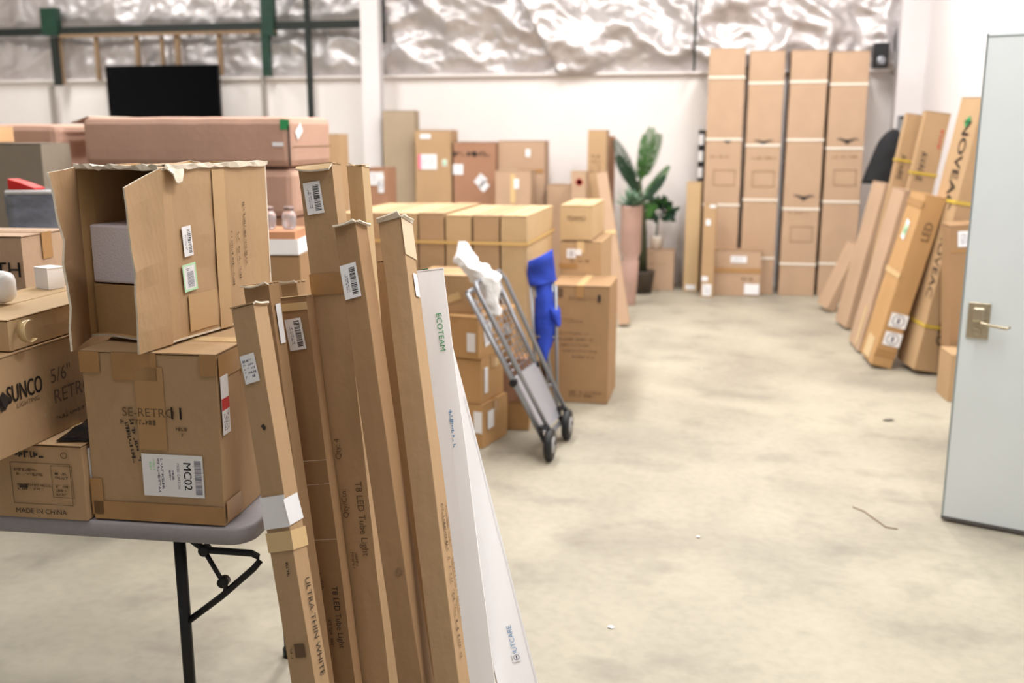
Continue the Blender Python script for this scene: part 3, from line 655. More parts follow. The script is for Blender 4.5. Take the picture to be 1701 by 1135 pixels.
def pallet(label, M, w, d, cat='pallet'):
    r = empty('wooden_pallet', M, label, cat); wd = mat('pallet_wood', srgb(176, 146, 106), .8, noise_amt=.3, scale=5)
    n = max(4, int(w/.14))
    for i in range(n):
        bm = bmesh.new(); box(bm, (-w/2+(i+.5)*w/n, 0, .11), (w/n*.75, d, .018)); link('board', bm, wd, r)
    for y in (-d/2+.05, 0, d/2-.05):
        bm = bmesh.new(); box(bm, (0, y, .05), (w, .09, .1)); link('runner', bm, wd, r)
s = (1.7, .52, .24); carton('cardboard_carton', 'low brown carton on the floor beneath the stacked pink-brown cartons', upright(pr_, 'FR', 0, s, .003), s, KR2, seam=False)
pl = C2W(-1.105, DP)+Vector((-1.325, .0, 0))
s = (1.5, .42, .25); carton('long_flat_carton', 'long pink-brown carton end to end with the green-tabbed one, past the dark gap', upright(pl, 'FR', 0, s, 1.46), s, KP, 'box', GP, seam=False, bev=.035, amp=.006, top=False)
s = (.36, .42, 1.45); carton('cardboard_carton', 'upright brown carton holding up the long carton past the dark gap', upright(pl+Vector((-.48, 0, 0)), 'FR', 0, s, .003), s, KP, seam=False)
# slice of goods between the torn carton and the leaning row
s = (.38, .30, 1.14); p = P(499, 430, d=4.2)
Mb = upright(p, 'FR', 10, s, 0)
carton('cardboard_carton', 'tall olive-brown carton behind the torn carton, carrying a white tray and glass jars', Mb, s, KD, seam=False)
def tray():
    r = empty('white_tray', Mb @ Matrix.Translation((0, -.01, 1.146)), 'shallow white tray on the tall olive-brown carton', 'tray')
    bm = bmesh.new(); w_, d_, h_ = .36, .28, .065
    box(bm, (0, 0, .004), (w_, d_, .008)); 
    for sx in (-1, 1): box(bm, (sx*w_/2, 0, h_/2), (.006, d_, h_)); box(bm, (0, sx*d_/2, h_/2), (w_+.006, .006, h_))
    link('body', bm, WBOX, r)
    bm = bmesh.new(); grid_box(bm, .34, .26, .09, .003, 4); o = tag(link('wood_block', bm, mat('terracotta', srgb(206, 148, 108), .6, noise_amt=.2)), 'flat orange-brown block inside the white tray under the glass jars', 'block'); o.matrix_world = Mb @ Matrix.Translation((0, -.01, 1.156))
    gl = mat('glass_clear', srgb(238, 234, 240), .08, trans=.7)
    for k, x in enumerate((.12, .03)):
        r2 = empty('glass_jar', Mb @ Matrix.Translation((x, -.04, 1.248)) @ Matrix.Scale(1.15, 4), ('clear glass jar nearest the tallest carton, on the orange-brown block', 'clear glass jar nearest the torn carton, on the orange-brown block')[k], 'jar', 'glass jars on the white tray')
        bm = bmesh.new(); lathe(bm, [(.020, 0), (.026, .006), (.027, .05), (.022, .062), (.017, .066), (.017, .072)], 20); link('body', bm, gl, r2)
        bm = bmesh.new(); lathe(bm, [(.019, .070), (.019, .082), (.016, .084)], 20); link('lid', bm, mat('jar_lid', srgb(150, 130, 126), .4, .5), r2)
tray()
s = (.16, .25, 1.66); p = P(562, 224, d=9.2)
carton('cardboard_carton', 'narrow brown carton standing behind the long pink-brown cartons by the white column', upright(p, 'FR', 0, s, 0), s, KR, seam=False)
# ================================================================ STRAPPED BLOCK OF CARTONS
c0 = C2W(.084, 5.6); wc = .163
GS = 'narrow cartons strapped into one block'
labs = ('narrow upright carton at the aisle corner of the strapped block', 'narrow upright carton second from the aisle in the strapped block', 'narrow upright carton third from the aisle in the strapped block', 'narrow upright carton fourth from the aisle in the strapped block', 'narrow upright carton fifth from the aisle in the strapped block', 'narrow upright carton sixth from the aisle in the strapped block', 'narrow upright carton last from the aisle in the strapped block')
rng = random.Random(8)
for i in range(7):
    s = (wc-.006, .90, 1.196+rng.uniform(-.006, .006))
    carton('narrow_carton', labs[i], upright(c0+Vector((-i*wc, rng.uniform(0, .012), 0)), 'FR', 0, s, .003), s, (KL, KR)[i % 2], 'box', GS, seam=False, amp=.004, deco=[('x', 'F', 0, -.05, .07, .03, 0, 2, 2)] if i == 0 else ())
bm = bmesh.new(); W7 = wc*7
for (c, ss) in (((0, -.007, 0), (W7+.02, .003, .016)), ((0, .925, 0), (W7+.02, .003, .016)), ((W7/2+.006, .46, 0), (.003, .935, .016)), ((-W7/2-.006, .46, 0), (.003, .935, .016))): box(bm, c, ss)
o = tag(link('packing_strap', bm, STRAPT), 'tan packing strap drawn around the block of narrow cartons', 'strap'); o.location = (c0.x-W7/2, c0.y, P(800, 404, d=5.65).z)
# cartons right of the block
p = P(926, 343, z=1.2) + Vector((0, .10, 0))
s = (.215, .68, .225); carton('cardboard_carton', 'carton printed TEAMO high up beside the strapped block, nearest the leaning board', upright(p, 'FL', 0, s, .975), s, KL, deco=[('t', 'F', 0, .12, .042, 0, 'TEAMO', 2, .9)], seam=False)
s = (.28, .62, .96); carton('cardboard_carton', 'wide carton with two round white stickers under the TEAMO carton', upright(p, 'FL', 0, s, .003), s, KR, deco=[('s', 'F', -.22, .42, .06, .06, 0, 'circle'), ('s', 'F', -.05, .43, .04, .04, 0, 'plain'), ('x', 'F', .05, .37, .16, .02, 0, 1, 2), ('tape', 'F', -.3, .335, .12, .03, TAPE)])
s = (.375, .47, .742); p = P(1010, 673, z=0)
carton('cardboard_carton', 'knee-high brown carton with lines of faint print, at the aisle beside the blue chair', upright(p, 'FR', 0, s, .002), s, KD, deco=[
    ('x', 'F', .05, .40, .17, .025, 0, 1, 4), ('q', 'F', .32, .40, .018, .045, 1), ('q', 'F', -.36, .44, .06, .055, 2), ('x', 'F', -.08, .21, .14, .03, 0, 1, 4),
    *[('x', 'F', -.08+.03*k, .10-.05*k, .24-.01*k, .018, 0, 1, 2) for k in range(5)], ('x', 'F', .12, -.42, .20, .045, 0, 2, 2), ('tape', 'T', 0, 0, .05, .47, TAPEL)], amp=.006)
# small cartons stacked before the block
GC = 'small labelled cartons stacked before the strapped block'
def small(label, pfr, s, z, m, yaw=0, deco=()):
    carton('small_carton', label, upright(pfr, 'FR', yaw, s, z), s, m, 'box', GC, deco)
bq = C2W(-.155, 5.02)
small('small carton on the floor at the very bottom, nearest the white leaning carton', bq, (.30, .30, .24), .003, KO, -14, [('s', 'R', -.2, .1, .07, .1, 0, 'plain'), ('s', 'F', .4, .1, .05, .12, 0, 'plain')])
small('small carton second up in the near stack behind the white leaning carton', bq+Vector((-.01, .01, 0)), (.30, .29, .24), .248, KO, -12, [('s', 'R', -.3, .0, .04, .14, 0, 'plain'), ('tape', 'R', .1, .3, .1, .05, TAPEL)])
small('small carton third up in the near stack, white label on its corner', bq+Vector((-.02, .0, 0)), (.30, .30, .22), .493, KO, -14, [('s', 'R', -.15, .05, .09, .12, 12, 'print'), ('s', 'F', .35, -.1, .05, .1, 0, 'plain')])
small('small carton on top of the near stack, level with the folded cart handle', C2W(-.19, 5.14), (.34, .34, .20), .718, KR, 0, [('tape', 'F', .1, -.1, .1, .04, TAPEL, 20)])
bq2 = C2W(-.05, 5.2)
small('small carton at floor level behind the folded cart frame', C2W(.10, 5.36), (.26, .16, .16), .003, KO, 8)
small('darker small carton resting on the floor carton behind the folded cart', C2W(.10, 5.36), (.26, .16, .25), .168, KR2, 8)
small('small carton with a tilted white label in the middle stack behind the cart rail', C2W(.0, 5.33), (.13, .18, .28), .423, KO, 4, [('s', 'F', .1, .1, .09, .06, 20, 'print')])
# ================================================================ FOLDED CART
def cart():
    B1, B2 = C2W(.165, 4.86, .10), C2W(.275, 5.22, .10)
    T1, T2 = P(776, 487, d=4.9), P(824, 462, d=5.24)
    root = empty('folded_cart', Matrix.Translation((B1+B2)/2*1 - Vector((0, 0, .10))), 'grey steel folding cart stood on end against small cartons, black casters down', 'cart')
    off = (B1+B2)/2 - Vector((0, 0, .10)); B1, B2, T1, T2 = [v-off for v in (B1, B2, T1, T2)]
    ax = (B2-B1).normalized(); up = (T1-B1).normalized(); nn = ax.cross(up).normalized()
    def Q(a, b, c=0): return B1.lerp(B2, a).lerp(T1.lerp(T2, a), b) + nn*c
    bm = bmesh.new()
    for a in (0, 1): tube(bm, [Q(a, 0), Q(a, 1)], .013, 12)
    tube(bm, [Q(0, 1), Q(1, 1)], .013, 12); tube(bm, [Q(0, 0), Q(1, 0)], .013, 12); link('frame', bm, STEEL, root)
    bm = bmesh.new()
    tube(bm, [Q(.02, .02, .05), Q(.02, .97, .05), Q(.10, 1.03, .05), Q(.90, 1.03, .05), Q(.98, .97, .05), Q(.98, .02, .05)], .012, 12); link('handle', bm, STEEL, root)
    bm = bmesh.new()
    for k in range(13): tube(bm, [Q(.03, .42+k*.042, -.006), Q(.97, .42+k*.042, -.006)], .003, 6)
    for k in range(6): tube(bm, [Q(.12+k*.15, .40, -.002), Q(.12+k*.15, .96, -.002)], .003, 6)
    link('wire_grid', bm, STEEL, root)
    bm = bmesh.new(); vs = []
    for c in (-.012, .012):
        for (a, b) in ((.03, .04), (.97, .04), (.97, .42), (.03, .42)): vs.append(bm.verts.new(Q(a, b, c)))
    for q in ((0, 1, 2, 3), (7, 6, 5, 4), (0, 4, 5, 1), (1, 5, 6, 2), (2, 6, 7, 3), (3, 7, 4, 0)): bm.faces.new([vs[i] for i in q])
    bmesh.ops.recalc_face_normals(bm, faces=bm.faces); link('deck_panel', bm, mat('deck_grey', srgb(168, 170, 178), .35, .3), root)
    for a in (0, 1):
        for b in (.40,):
            bm = bmesh.new(); lathe(bm, [(.02, -.02), (.02, .02)], 12, Matrix.Translation(Q(a, b)) @ Matrix.Rotation(R(90), 4, 'X')); link('hinge', bm, BLACKM, root)
    wx = C2W(.955, .296)
    for a, zr in ((0, .086), (1, .086)):
        c = Q(a, 0) + Vector((0, 0, 0)); c.z = zr; c += nn*.0 + C2W(.03, -.02)
        axv = (ax*.45 + C2W(.9, .0)*.0 + C2W(.0, 1)*.0 + C2W(.6, -.6)).normalized()
        ey = Vector((0, 0, 1)); ex = ey.cross(axv).normalized(); ey = axv.cross(ex)
        M = Matrix(((ex.x, ey.x, axv.x, c.x), (ex.y, ey.y, axv.y, c.y), (ex.z, ey.z, axv.z, c.z), (0, 0, 0, 1)))
        bm = bmesh.new(); lathe(bm, [(.05, -.018), (.074, -.021), (.084, -.014), (.086, 0), (.084, .014), (.074, .021), (.05, .018)], 28, M); wl = link('caster_wheel', bm, RUB, root)
        bm = bmesh.new(); lathe(bm, [(.012, -.026), (.045, -.022), (.045, .022), (.012, .026)], 20, M); link('hub', bm, mat('hub_grey', srgb(170, 170, 172), .4, .4), wl)
        bm = bmesh.new()
        for sg in (-1, 1): tube(bm, [c+axv*sg*.026, c+axv*sg*.026+Vector((-.02, 0, .06)), c+Vector((-.03, 0, .095))], .008, 8)
        lathe(bm, [(.03, .085), (.03, .097)], 16, Matrix.Translation(c+Vector((-.03, 0, 0)))); link('caster_fork', bm, BLACKM, root)
cart()
def plastic_wrap():
    bm = bmesh.new(); n = 26
    spine = [P(766, 404, d=5.05), P(772, 430, d=5.02), P(788, 446, d=5.0), P(806, 458, d=5.02), P(812, 490, d=5.03), P(822, 522, d=5.04)]
    wid = [.018, .05, .075, .085, .05, .03]
    rings = []
    for i in range(n+1):
        t = i/n*(len(spine)-1); k = min(int(t), len(spine)-2); f = t-k
        p = spine[k].lerp(spine[k+1], f); r_ = wid[k]*(1-f)+wid[k+1]*f; ring = []
        for j in range(20):
            a = j*2*math.pi/20; q = p + C2W(math.cos(a)*r_, math.sin(a)*r_*.7, math.sin(a*2)*.008)
            q += Vector((1, 1, 1))*noise.noise(q*22)*.018
            ring.append(bm.verts.new(q))
        rings.append(ring)
    for i in range(n):
        for j in range(20): bm.faces.new((rings[i][j], rings[i][(j+1) % 20], rings[i+1][(j+1) % 20], rings[i+1][j]))
    bm.faces.new(rings[0][::-1]); bm.faces.new(rings[-1])
    tag(link('plastic_wrapping', bm, SHEET, smooth=False), 'crumpled white plastic wrapping twisted around the top of the folded cart', 'plastic wrapping')
plastic_wrap()
# ================================================================ FOLDED BLUE CHAIR
def chair():
    D = 5.62
    base = P(912, 690, d=D); base.z = 0
    root = empty('folded_camp_chair', Matrix.Translation(base), 'folded blue fabric chair with grey tube legs leaning by the tall plain carton', 'chair')
    BL = mat('blue_fabric', srgb(44, 78, 206), .75, noise_amt=.35, scale=8, bump=.3, bscale=60)
    def q(px, py, dd=0): return P(px, py, d=D+dd)-base
    def sheet(name, outline, dd, th):
        bm = bmesh.new(); n = 14; g = []
        for i in range(n+1):          # outline: rows of (py, pxl, pxr)
            t = i/n*(len(outline)-1); k = min(int(t), len(outline)-2); f = t-k
            y, a, b, y2 = [outline[k][m]*(1-f)+outline[k+1][m]*f for m in range(4)]
            row = []
            for j in range(9):
                s_ = j/8; v = q(a+(b-a)*s_, y+(y2-y)*s_, dd); v += C2W(0, -1)*(.035*math.sin(s_*3.14)+.03*noise.noise(v*13)); row.append(bm.verts.new(v))
            g.append(row)
        for i in range(n):
            for j in range(8): bm.faces.new((g[i][j], g[i+1][j], g[i+1][j+1], g[i][j+1]))
        bmesh.ops.recalc_face_normals(bm, faces=bm.faces)
        o = link(name, bm, BL, root, smooth=True); m = o.modifiers.new('s', 'SOLIDIFY'); m.thickness = th; return o
    sheet('backrest', [(434, 877, 918, 414), (455, 875, 920, 430), (472, 878, 924, 462), (476, 880, 926, 466)], -.02, .014)
    sheet('seat', [(458, 886, 921, 458), (500, 888, 922, 500), (520, 888, 930, 512), (545, 888, 930, 530), (575, 892, 922, 560), (604, 902, 908, 600)], .0, .018)
    sheet('arm_rest', [(512, 912, 931, 514), (530, 916, 932, 536), (541, 924, 931, 541)], -.03, .02)
    for (a, b) in (((882, 470), (893, 690)), ((888, 474), (928, 690)), ((918, 470), (905, 690)), ((923, 474), (926, 694))):
        bm = bmesh.new(); A = q(*a); Bq = q(*b); Bq.z = max(Bq.z, 0); Bq = A+(Bq-A)*((A.z-.012)/(A.z-Bq.z)) if A.z > Bq.z else Bq
        tube(bm, [A, Bq], .010, 10); lg = link('leg', bm, STEEL, root)
        bm = bmesh.new(); lathe(bm, [(.015, -.012), (.016, .02), (.012, .03)], 12, Matrix.Translation(Bq)); link('foot_cap', bm, RUB, lg)
    for a, b in ((q(890, 560), q(926, 560)), (q(893, 640), q(927, 640))):
        bm = bmesh.new(); tube(bm, [a, b], .008, 8); link('cross_bar', bm, STEEL, root)
chair()
# ================================================================ LEANING BOARD-LIKE CARTON AND PLANTS
B = P(1046, 545, z=0); T = P(1008, 292, d=8.75)
s = (.10, .10, (T-B).length)
carton('thin_carton', 'thin tall carton leaning alone beside the plants at the end of the strapped block', lean(B, T, C2W(.98, -.2), s, 'FR'), s, KF, seam=False, deco=[('tape', 'F', 0, .1, .1, .04, TAPEL)])
s = (.41, .38, .415); p = P(1055, 481, z=0)
carton('cardboard_carton', 'square brown carton on the floor under the small white potted plant', upright(p, 'FL', 0, s, .002), s, KF, deco=[('x', 'F', 0, .18, .25, .02, 0, 1, 4), ('tape', 'F', 0, 0, .05, .415, KF)])
ptop = p + Vector((.2, .19, 0))
def leaf(bm, base, tip, width, nrm, n=6, mi=0, droop=0):
    base, tip = Vector(base), Vector(tip); d = tip-base; sd = d.cross(nrm).normalized(); pr = None
    for i in range(n+1):
        t = i/n; c = base + d*t + Vector((0, 0, -droop*t*t)); w_ = width*math.sin(math.pi*min(1, .12+t*.88))**.7
        cur = [bm.verts.new(c-sd*w_), bm.verts.new(c+nrm*w_*.3), bm.verts.new(c+sd*w_)]
        if pr:
            for k in (0, 1): f = bm.faces.new((pr[k], cur[k], cur[k+1], pr[k+1])); f.material_index = mi; f.smooth = True
        pr = cur
LG = mat('leaf_green', srgb(56, 106, 36), .45, noise_amt=.5, scale=10); LD = mat('leaf_dark', srgb(28, 66, 40), .4, noise_amt=.4, scale=12); LS = mat('leaf_silver', srgb(112, 148, 122), .6, noise_amt=.4, scale=12)
POTP = mat('pot_pink', srgb(184, 150, 136), .7, noise_amt=.2, scale=6); POTW = mat('pot_white', srgb(232, 224, 214), .4)
def palm():
    d0 = 10.35; b0 = P(1066, 500, d=d0); b0.z = 0
    root = empty('potted_palm', Matrix.Translation(b0), 'tall green palm with feathery upright fronds behind the other plants', 'plant')
    bm = bmesh.new(); lathe(bm, [(.10, 0), (.13, .22), (.135, .24), (.12, .24), (.11, .22)], 24); link('pot', bm, mat('pot_dark', srgb(70, 58, 48), .6), root)
    def q(px, py, dd=0): return P(px, py, d=d0+dd)-b0
    bm = bmesh.new(); tr = [Vector((0, 0, .2)), q(1068, 400), q(1066, 350), q(1062, 300)]; tube(bm, tr, [.05, .045, .04, .02], 12); link('trunk', bm, mat('trunk', srgb(58, 62, 36), .8, noise_amt=.4, scale=14), root)
    rg = random.Random(3)
    fr = [((1062, 310), (1072, 262), (1082, 216), .15, LG), ((1063, 305), (1078, 268), (1094, 226), .14, LG), ((1062, 312), (1066, 270), (1070, 226), .10, LG), ((1060, 312), (1042, 280), (1022, 236), .13, LD), ((1060, 318), (1044, 292), (1026, 262), .12, LD),
          ((1064, 330), (1088, 308), (1110, 278), .09, LG), ((1065, 340), (1084, 318), (1104, 294), .08, LD), ((1062, 330), (1050, 300), (1040, 280), .1, LD), ((1066, 345), (1076, 340), (1086, 350), .08, LG), ((1066, 370), (1058, 352), (1052, 345), .07, LD), ((1066, 372), (1080, 350), (1090, 342), .07, LG)]
    for (a, b, c, ll, m) in fr:
        dz = rg.uniform(-.15, .15); A, B_, Cc = q(*a), q(*b, dz*.5), q(*c, dz); bm = bmesh.new(); n = 20; pts = []
        for i in range(n+1):
            t = i/n; pts.append(A*(1-t)**2+B_*2*t*(1-t)+Cc*t*t)
        tube(bm, pts, [.008*(1-i/n)+.002 for i in range(n+1)], 6)
        for i in range(3, n+1):
            tn = (pts[i]-pts[i-1]).normalized(); sd = tn.cross(C2W(0, 1)).normalized(); l_ = ll*math.sin(math.pi*(.15+.8*i/n))**.6
            for sg in (-1, 1): leaf(bm, pts[i], pts[i]+(sd*sg*.62+tn*.75)*l_+C2W(0, rg.uniform(-.3, .3))*l_, .0075, C2W(0, -1), 4)
        link('frond', bm, m, root)
palm()
def silver_plant():
    d0 = 9.6; b0 = P(1046, 480, d=d0); b0.z = 0
    root = empty('potted_agave', Matrix.Translation(b0), 'silvery green spiky plant in a tall pinkish tapered planter', 'plant')
    z1 = P(1046, 342, d=d0).z; bm = bmesh.new(); lathe(bm, [(.055, 0), (.06, .02), (.085, z1*.45), (.075, z1*.47), (.10, z1*.55), (.105, z1-.02), (.11, z1), (.095, z1), (.09, z1-.03)], 20); link('planter', bm, POTP, root)
    bm = bmesh.new(); rg = random.Random(9)
    for k in range(34):
        a = rg.uniform(0, 6.28); e = rg.uniform(.2, 1.45); l_ = rg.uniform(.16, .24); dv = Vector((math.cos(a)*math.cos(e), math.sin(a)*math.cos(e), math.sin(e)))
        leaf(bm, (0, 0, z1-.01), Vector((0, 0, z1))+dv*l_, .022, Vector((-math.sin(a)*.2, math.cos(a)*.2, 1)).normalized(), 5)
    tag(link('leaves', bm, LS, root), kind='stuff')
silver_plant()
def small_plant():
    z0 = .424
    root = empty('potted_plant', Matrix.Translation((ptop.x, ptop.y, z0)), 'round dark glossy-leaved plant in a small white pot standing on the square carton', 'plant')
    bm = bmesh.new(); lathe(bm, [(.06, 0), (.075, .13), (.08, .15), (.07, .15), (.066, .13)], 24); link('pot', bm, POTW, root)
    bm = bmesh.new(); tube(bm, [(0, 0, .1), (.01, 0, .3)], [.012, .008], 8); link('stem', bm, LD, root)
    bm = bmesh.new(); rg = random.Random(5); c = Vector((.03, 0, .40))
    for k in range(90):
        a = rg.uniform(0, 6.28); e = rg.uniform(-.6, 1.3); rr = rg.uniform(.05, .13); dv = Vector((math.cos(a)*math.cos(e), math.sin(a)*math.cos(e), math.sin(e)))
        p0 = c+dv*rr; leaf(bm, p0, p0+dv*rg.uniform(.06, .1)+Vector((rg.uniform(-.03, .03), rg.uniform(-.03, .03), rg.uniform(-.02, .04))), .028, Vector((rg.uniform(-.5, .5), -.8, .5)).normalized(), 5, 1 if (k % 5 == 0) else 0)
    tag(link('leaves', bm, [LD, LG], root), kind='stuff')
small_plant()
# ================================================================ CARTONS ALONG THE BACK WALL
def wallbox(label, pxl, pxr, pyt, Y, depth, m, deco=(), name='cardboard_carton', group=None, z=0.003):
    a, b = P(pxl, pyt, Y=Y), P(pxr, pyt, Y=Y); s = (b.x-a.x, depth, a.z-z)
    return carton(name, label, upright(Vector((a.x, Y, 0)), 'FL', 0, s, z), s, m, 'box', group, deco, .006, False)
wallbox('tallest pale grey-brown carton against the wall right next to the white column', 634, 688, 184, 10.62, .2, KG)
wallbox('carton with a pink-edged white sheet, between the pale tall carton and the reddish carton', 688, 749, 216, 10.45, .3, KR, [('s', 'F', -.15, .30, .21, .16, 0, 'pinkbar'), ('s', 'F', -.2, .46, .12, .05, 0, 'plain'), ('s', 'F', .32, .295, .05, .07, 0, 'green')])
wallbox('reddish brown carton with dark lettering across its top and a tilted white label', 752, 824, 236, 10.45, .3, KR2, [('x', 'F', 0, .42, .5, .07, 0, 1, 1), ('q', 'F', 0, .42, .05, .05, 1, 45), ('s', 'F', -.38, .315, .11, .11, 0, 'plain'), ('s', 'F', .14, .24, .10, .12, -40, 'print'), ('s', 'F', .22, .20, .08, .10, -40, 'plain')])
wallbox('wide carton with side seam and small cream label behind the lower one', 826, 905, 234, 10.5, .3, KF, [('s', 'F', .15, .42, .05, .08, 0, 'plain'), ('tape', 'F', .2, .3, .28, .04, TAPE)])
wallbox('lower taped carton standing in front of the wide seamed carton', 822, 882, 284, 10.05, .3, KF, [('s', 'F', .1, .40, .05, .10, 0, 'plain'), ('tape', 'F', 0, .36, .05, .3, TAPEL)])
wallbox('small carton with white papers stuck on it, in front of the white column', 607, 643, 279, 9.5, .3, KR2, [('s', 'F', -.1, .42, .10, .13, 0, 'print'), ('s', 'F', .22, .44, .05, .08, 10, 'plain'), ('s', 'F', .2, .36, .06, .12, 0, 'print')])
wallbox('tall narrow brown carton by the wall just before the palm', 976, 1008, 216, 10.2, .3, KR, [('x', 'F', 0, .3, .12, .2, 0, 4, 4)])
wallbox('slightly lower narrow carton tucked between the tall narrow one and the palm', 1005, 1020, 226, 10.56, .2, KR2)
wallbox('small carton bearing a round red mark, beside the tall narrow carton', 948, 974, 285, 9.86, .25, KF, [('q', 'F', .05, .42, .06, .06, 7, 45), ('q', 'F', .05, .42, .05, .05, 7)])
wallbox('low wide carton whose top just shows beyond the strapped block', 908, 948, 307, 10.3, .3, KF)
# four very tall cartons
GT = 'four very tall strapped cartons against the back wall'
YT = 10.55
xs = [P(x, 83, Y=YT).x for x in (1178, 1241, 1246, 1307, 1315, 1379, 1383, 1448)]
tl = ('very tall strapped carton nearest the plants', 'very tall strapped carton second from the plants, dark emblem on its upper strap', 'very tall strapped carton third from the plants, wing emblem at half height', 'very tall strapped carton nearest the wall corner, emblem above its strap')
straps = ((129, 232, 341), (138, 242, 333, 430), (136, 233, 348, 440), (140, 247, 336, 440))
tops = (80, 84, 83, 85); embl = ((236, .14), (238, .17), (330, .19), (236, .19))
for i in range(4):
    x0, x1 = xs[2*i], xs[2*i+1]; pxm = (1210, 1276, 1347, 1415)[i]
    h_ = P(pxm, tops[i], Y=YT).z; s = (x1-x0-.004, .42, h_)
    dz = [('strap', P(pxm, py, Y=YT).z, .022, STRAP) for py in straps[i]]
    ez, ew = embl[i]; zz = P(pxm, ez, Y=YT).z
    dz += [('wing', 'F', (.1, .0, .05, .05)[i], zz/h_-.5, ew*1.15, 1), ('x', 'F', 0, (P(pxm, ez+25, Y=YT).z)/h_-.5, .25, .03, 0, 1, 4), ('o', 'F', .05, (P(pxm, ez+60, Y=YT).z)/h_-.5, .22, .16, .006, 4)]
    for py in straps[i]:
        pass
    carton('tall_carton', tl[i], upright(Vector((x0, YT+(0, .02, 0, .01)[i], 0)), 'FL', 0, s, .003), s, KF, 'box', GT, dz, .006, False)
# strips and slim cartons left of them
bm = bmesh.new(); a, b = P(1161, 216, Y=10.85), P(1174, 216, Y=10.85); zb = P(1161, 352, Y=10.85).z
box(bm, (0, 0, a.z/2), (b.x-a.x, .04, a.z), 0)
for k in range(5):
    z_ = a.z - .10 - k*(a.z-zb)/5.0; quad(bm, face_frame('F', b.x-a.x, .04, 0, -.15, 0) @ Matrix.Translation((0, z_, 0)), -.025, -.055, .025, .055, 0, 1)
o = tag(link('printed_strip', bm, [BLK, WHT]), 'black upright strip with white oblongs, beside the first very tall carton', 'strip'); o.location = ((a.x+b.x)/2, 10.85, 0)
pf = P(1134, 484, z=0)
s = (.16, .15, P(1140, 303, Y=pf.y).z); carton('slim_carton', 'slim upright carton standing apart nearest the white potted plant', upright(pf, 'FL', -6, s, .002), s, KL, seam=False, deco=[('s', 'F', 0, -.46, .10, .05, 0, 'plain')])
pf = P(1163, 494, z=0)
s = (.13, .13, P(1170, 338, Y=pf.y).z); carton('slim_carton', 'slim upright carton with white stickers next to the first very tall carton', upright(pf, 'FL', -3, s, .002), s, KR, seam=False, deco=[('s', 'F', -.1, .30, .045, .06, 0, 'plain'), ('s', 'F', -.2, -.30, .06, .05, 0, 'plain'), ('s', 'F', 0, -.42, .09, .12, 0, 'print'), ('s', 'F', .2, .47, .06, .03, 0, 'plain')])
pf = P(1184, 491, z=0)
s = (P(1262, 491, Y=pf.y).x-pf.x, .16, P(1184, 415, Y=pf.y).z); carton('cardboard_carton', 'low square carton with two white labels standing before the very tall cartons', upright(pf, 'FL', 0, s, .002), s, KF, deco=[('s', 'F', .02, .30, .16, .07, 0, 'print'), ('s', 'F', .32, -.34, .15, .11, 0, 'plain'), ('x', 'F', .25, -.12, .15, .04, 0, 1, 2), ('tape', 'F', 0, .06, s[0], .05, TAPE)], amp=.008)
# ================================================================ CARTONS LEANING ON THE RIGHT WALL
def wl(name, label, near, farp, topn, thick, m, deco=(), dy=0, top_px_Y=None, width=None):
    B1 = P(*near, z=0); B2 = P(*farp, z=0)
    T1 = P(*topn, Y=B1.y+dy) if dy is not None else None
    x = (B1-B2); w_ = width or x.length; L = (T1-B1).length; s = (w_, thick, L)
    return carton(name, label, lean(B1, T1, x, s, 'FR'), s, m, 'box', 'cartons leaning along the right wall', deco, .005, False)
wl('leaning_carton', 'lowest carton leaning furthest out, deepest in beside the very tall cartons', (1372, 520), (1342, 506), (1425, 415), .09, KF, width=.28)
wl('leaning_carton', 'plain leaning carton under the black bag, second from the far corner', (1404, 549), (1380, 533), (1470, 309), .10, KF, width=.34)
wl('leaning_carton', 'plain slim leaning carton just behind the taped one with labels', (1424, 588), (1406, 566), (1502, 320), .09, KF, width=.43, deco=[('tape', 'F', .2, -.35, .08, .3, TAPEL)])
wl('leaning_carton', 'stout taped carton with a green sticker and two white labels by its foot', (1446, 613), (1424, 588), (1537, 331), .15, KO, width=.42, deco=[
    ('s', 'F', -.05, .28, .14, .10, 80, 'green'), ('tape', 'F', 0, .03, .44, .04, TAPEL), ('tape', 'F', 0, -.42, .2, .16, TAPEL), ('tape', 'F', 0, .44, .44, .05, TAPE),
    ('s', 'R', .1, -.22, .12, .10, 0, 'circle'), ('s', 'R', .1, -.33, .12, .10, 0, 'circle'), ('t', 'R', .1, .30, .08, 90, 'LED', 2), ('tape', 'R', 0, -.42, .145, .05, TAPE)])
def tl_(label, topn, Y, wid, th, dx, deco):
    T = P(*topn, Y=Y); B = Vector((T.x-dx, Y, 0)); s = (wid, th, (T-B).length)
    carton('tall_leaning_carton', label, lean(B, T, Vector((1, 0, 0)), s, 'FR'), s, KR, 'box', 'cartons leaning along the right wall', deco, .005, False)
tl_('tall leaning carton with small black lettering, nearest the black bag', (1540, 193), 8.42, .15, .14, .26, [('t', 'F', -.2, .27, .06, -90, 'AVAIRE', 1), ('strap', 1.45, .02, STRAPY), ('x', 'F', .3, .38, .18, .02, -90, 1, 7)])
tl_('tall leaning carton with black lettering, between the bag-side one and the tallest', (1581, 190), 8.24, .19, .13, .25, [('t', 'F', -.2, .27, .07, -90, 'AVAIRE', 1), ('strap', 1.35, .02, STRAPY), ('x', 'F', .3, .38, .18, .03, -90, 1, 7)])
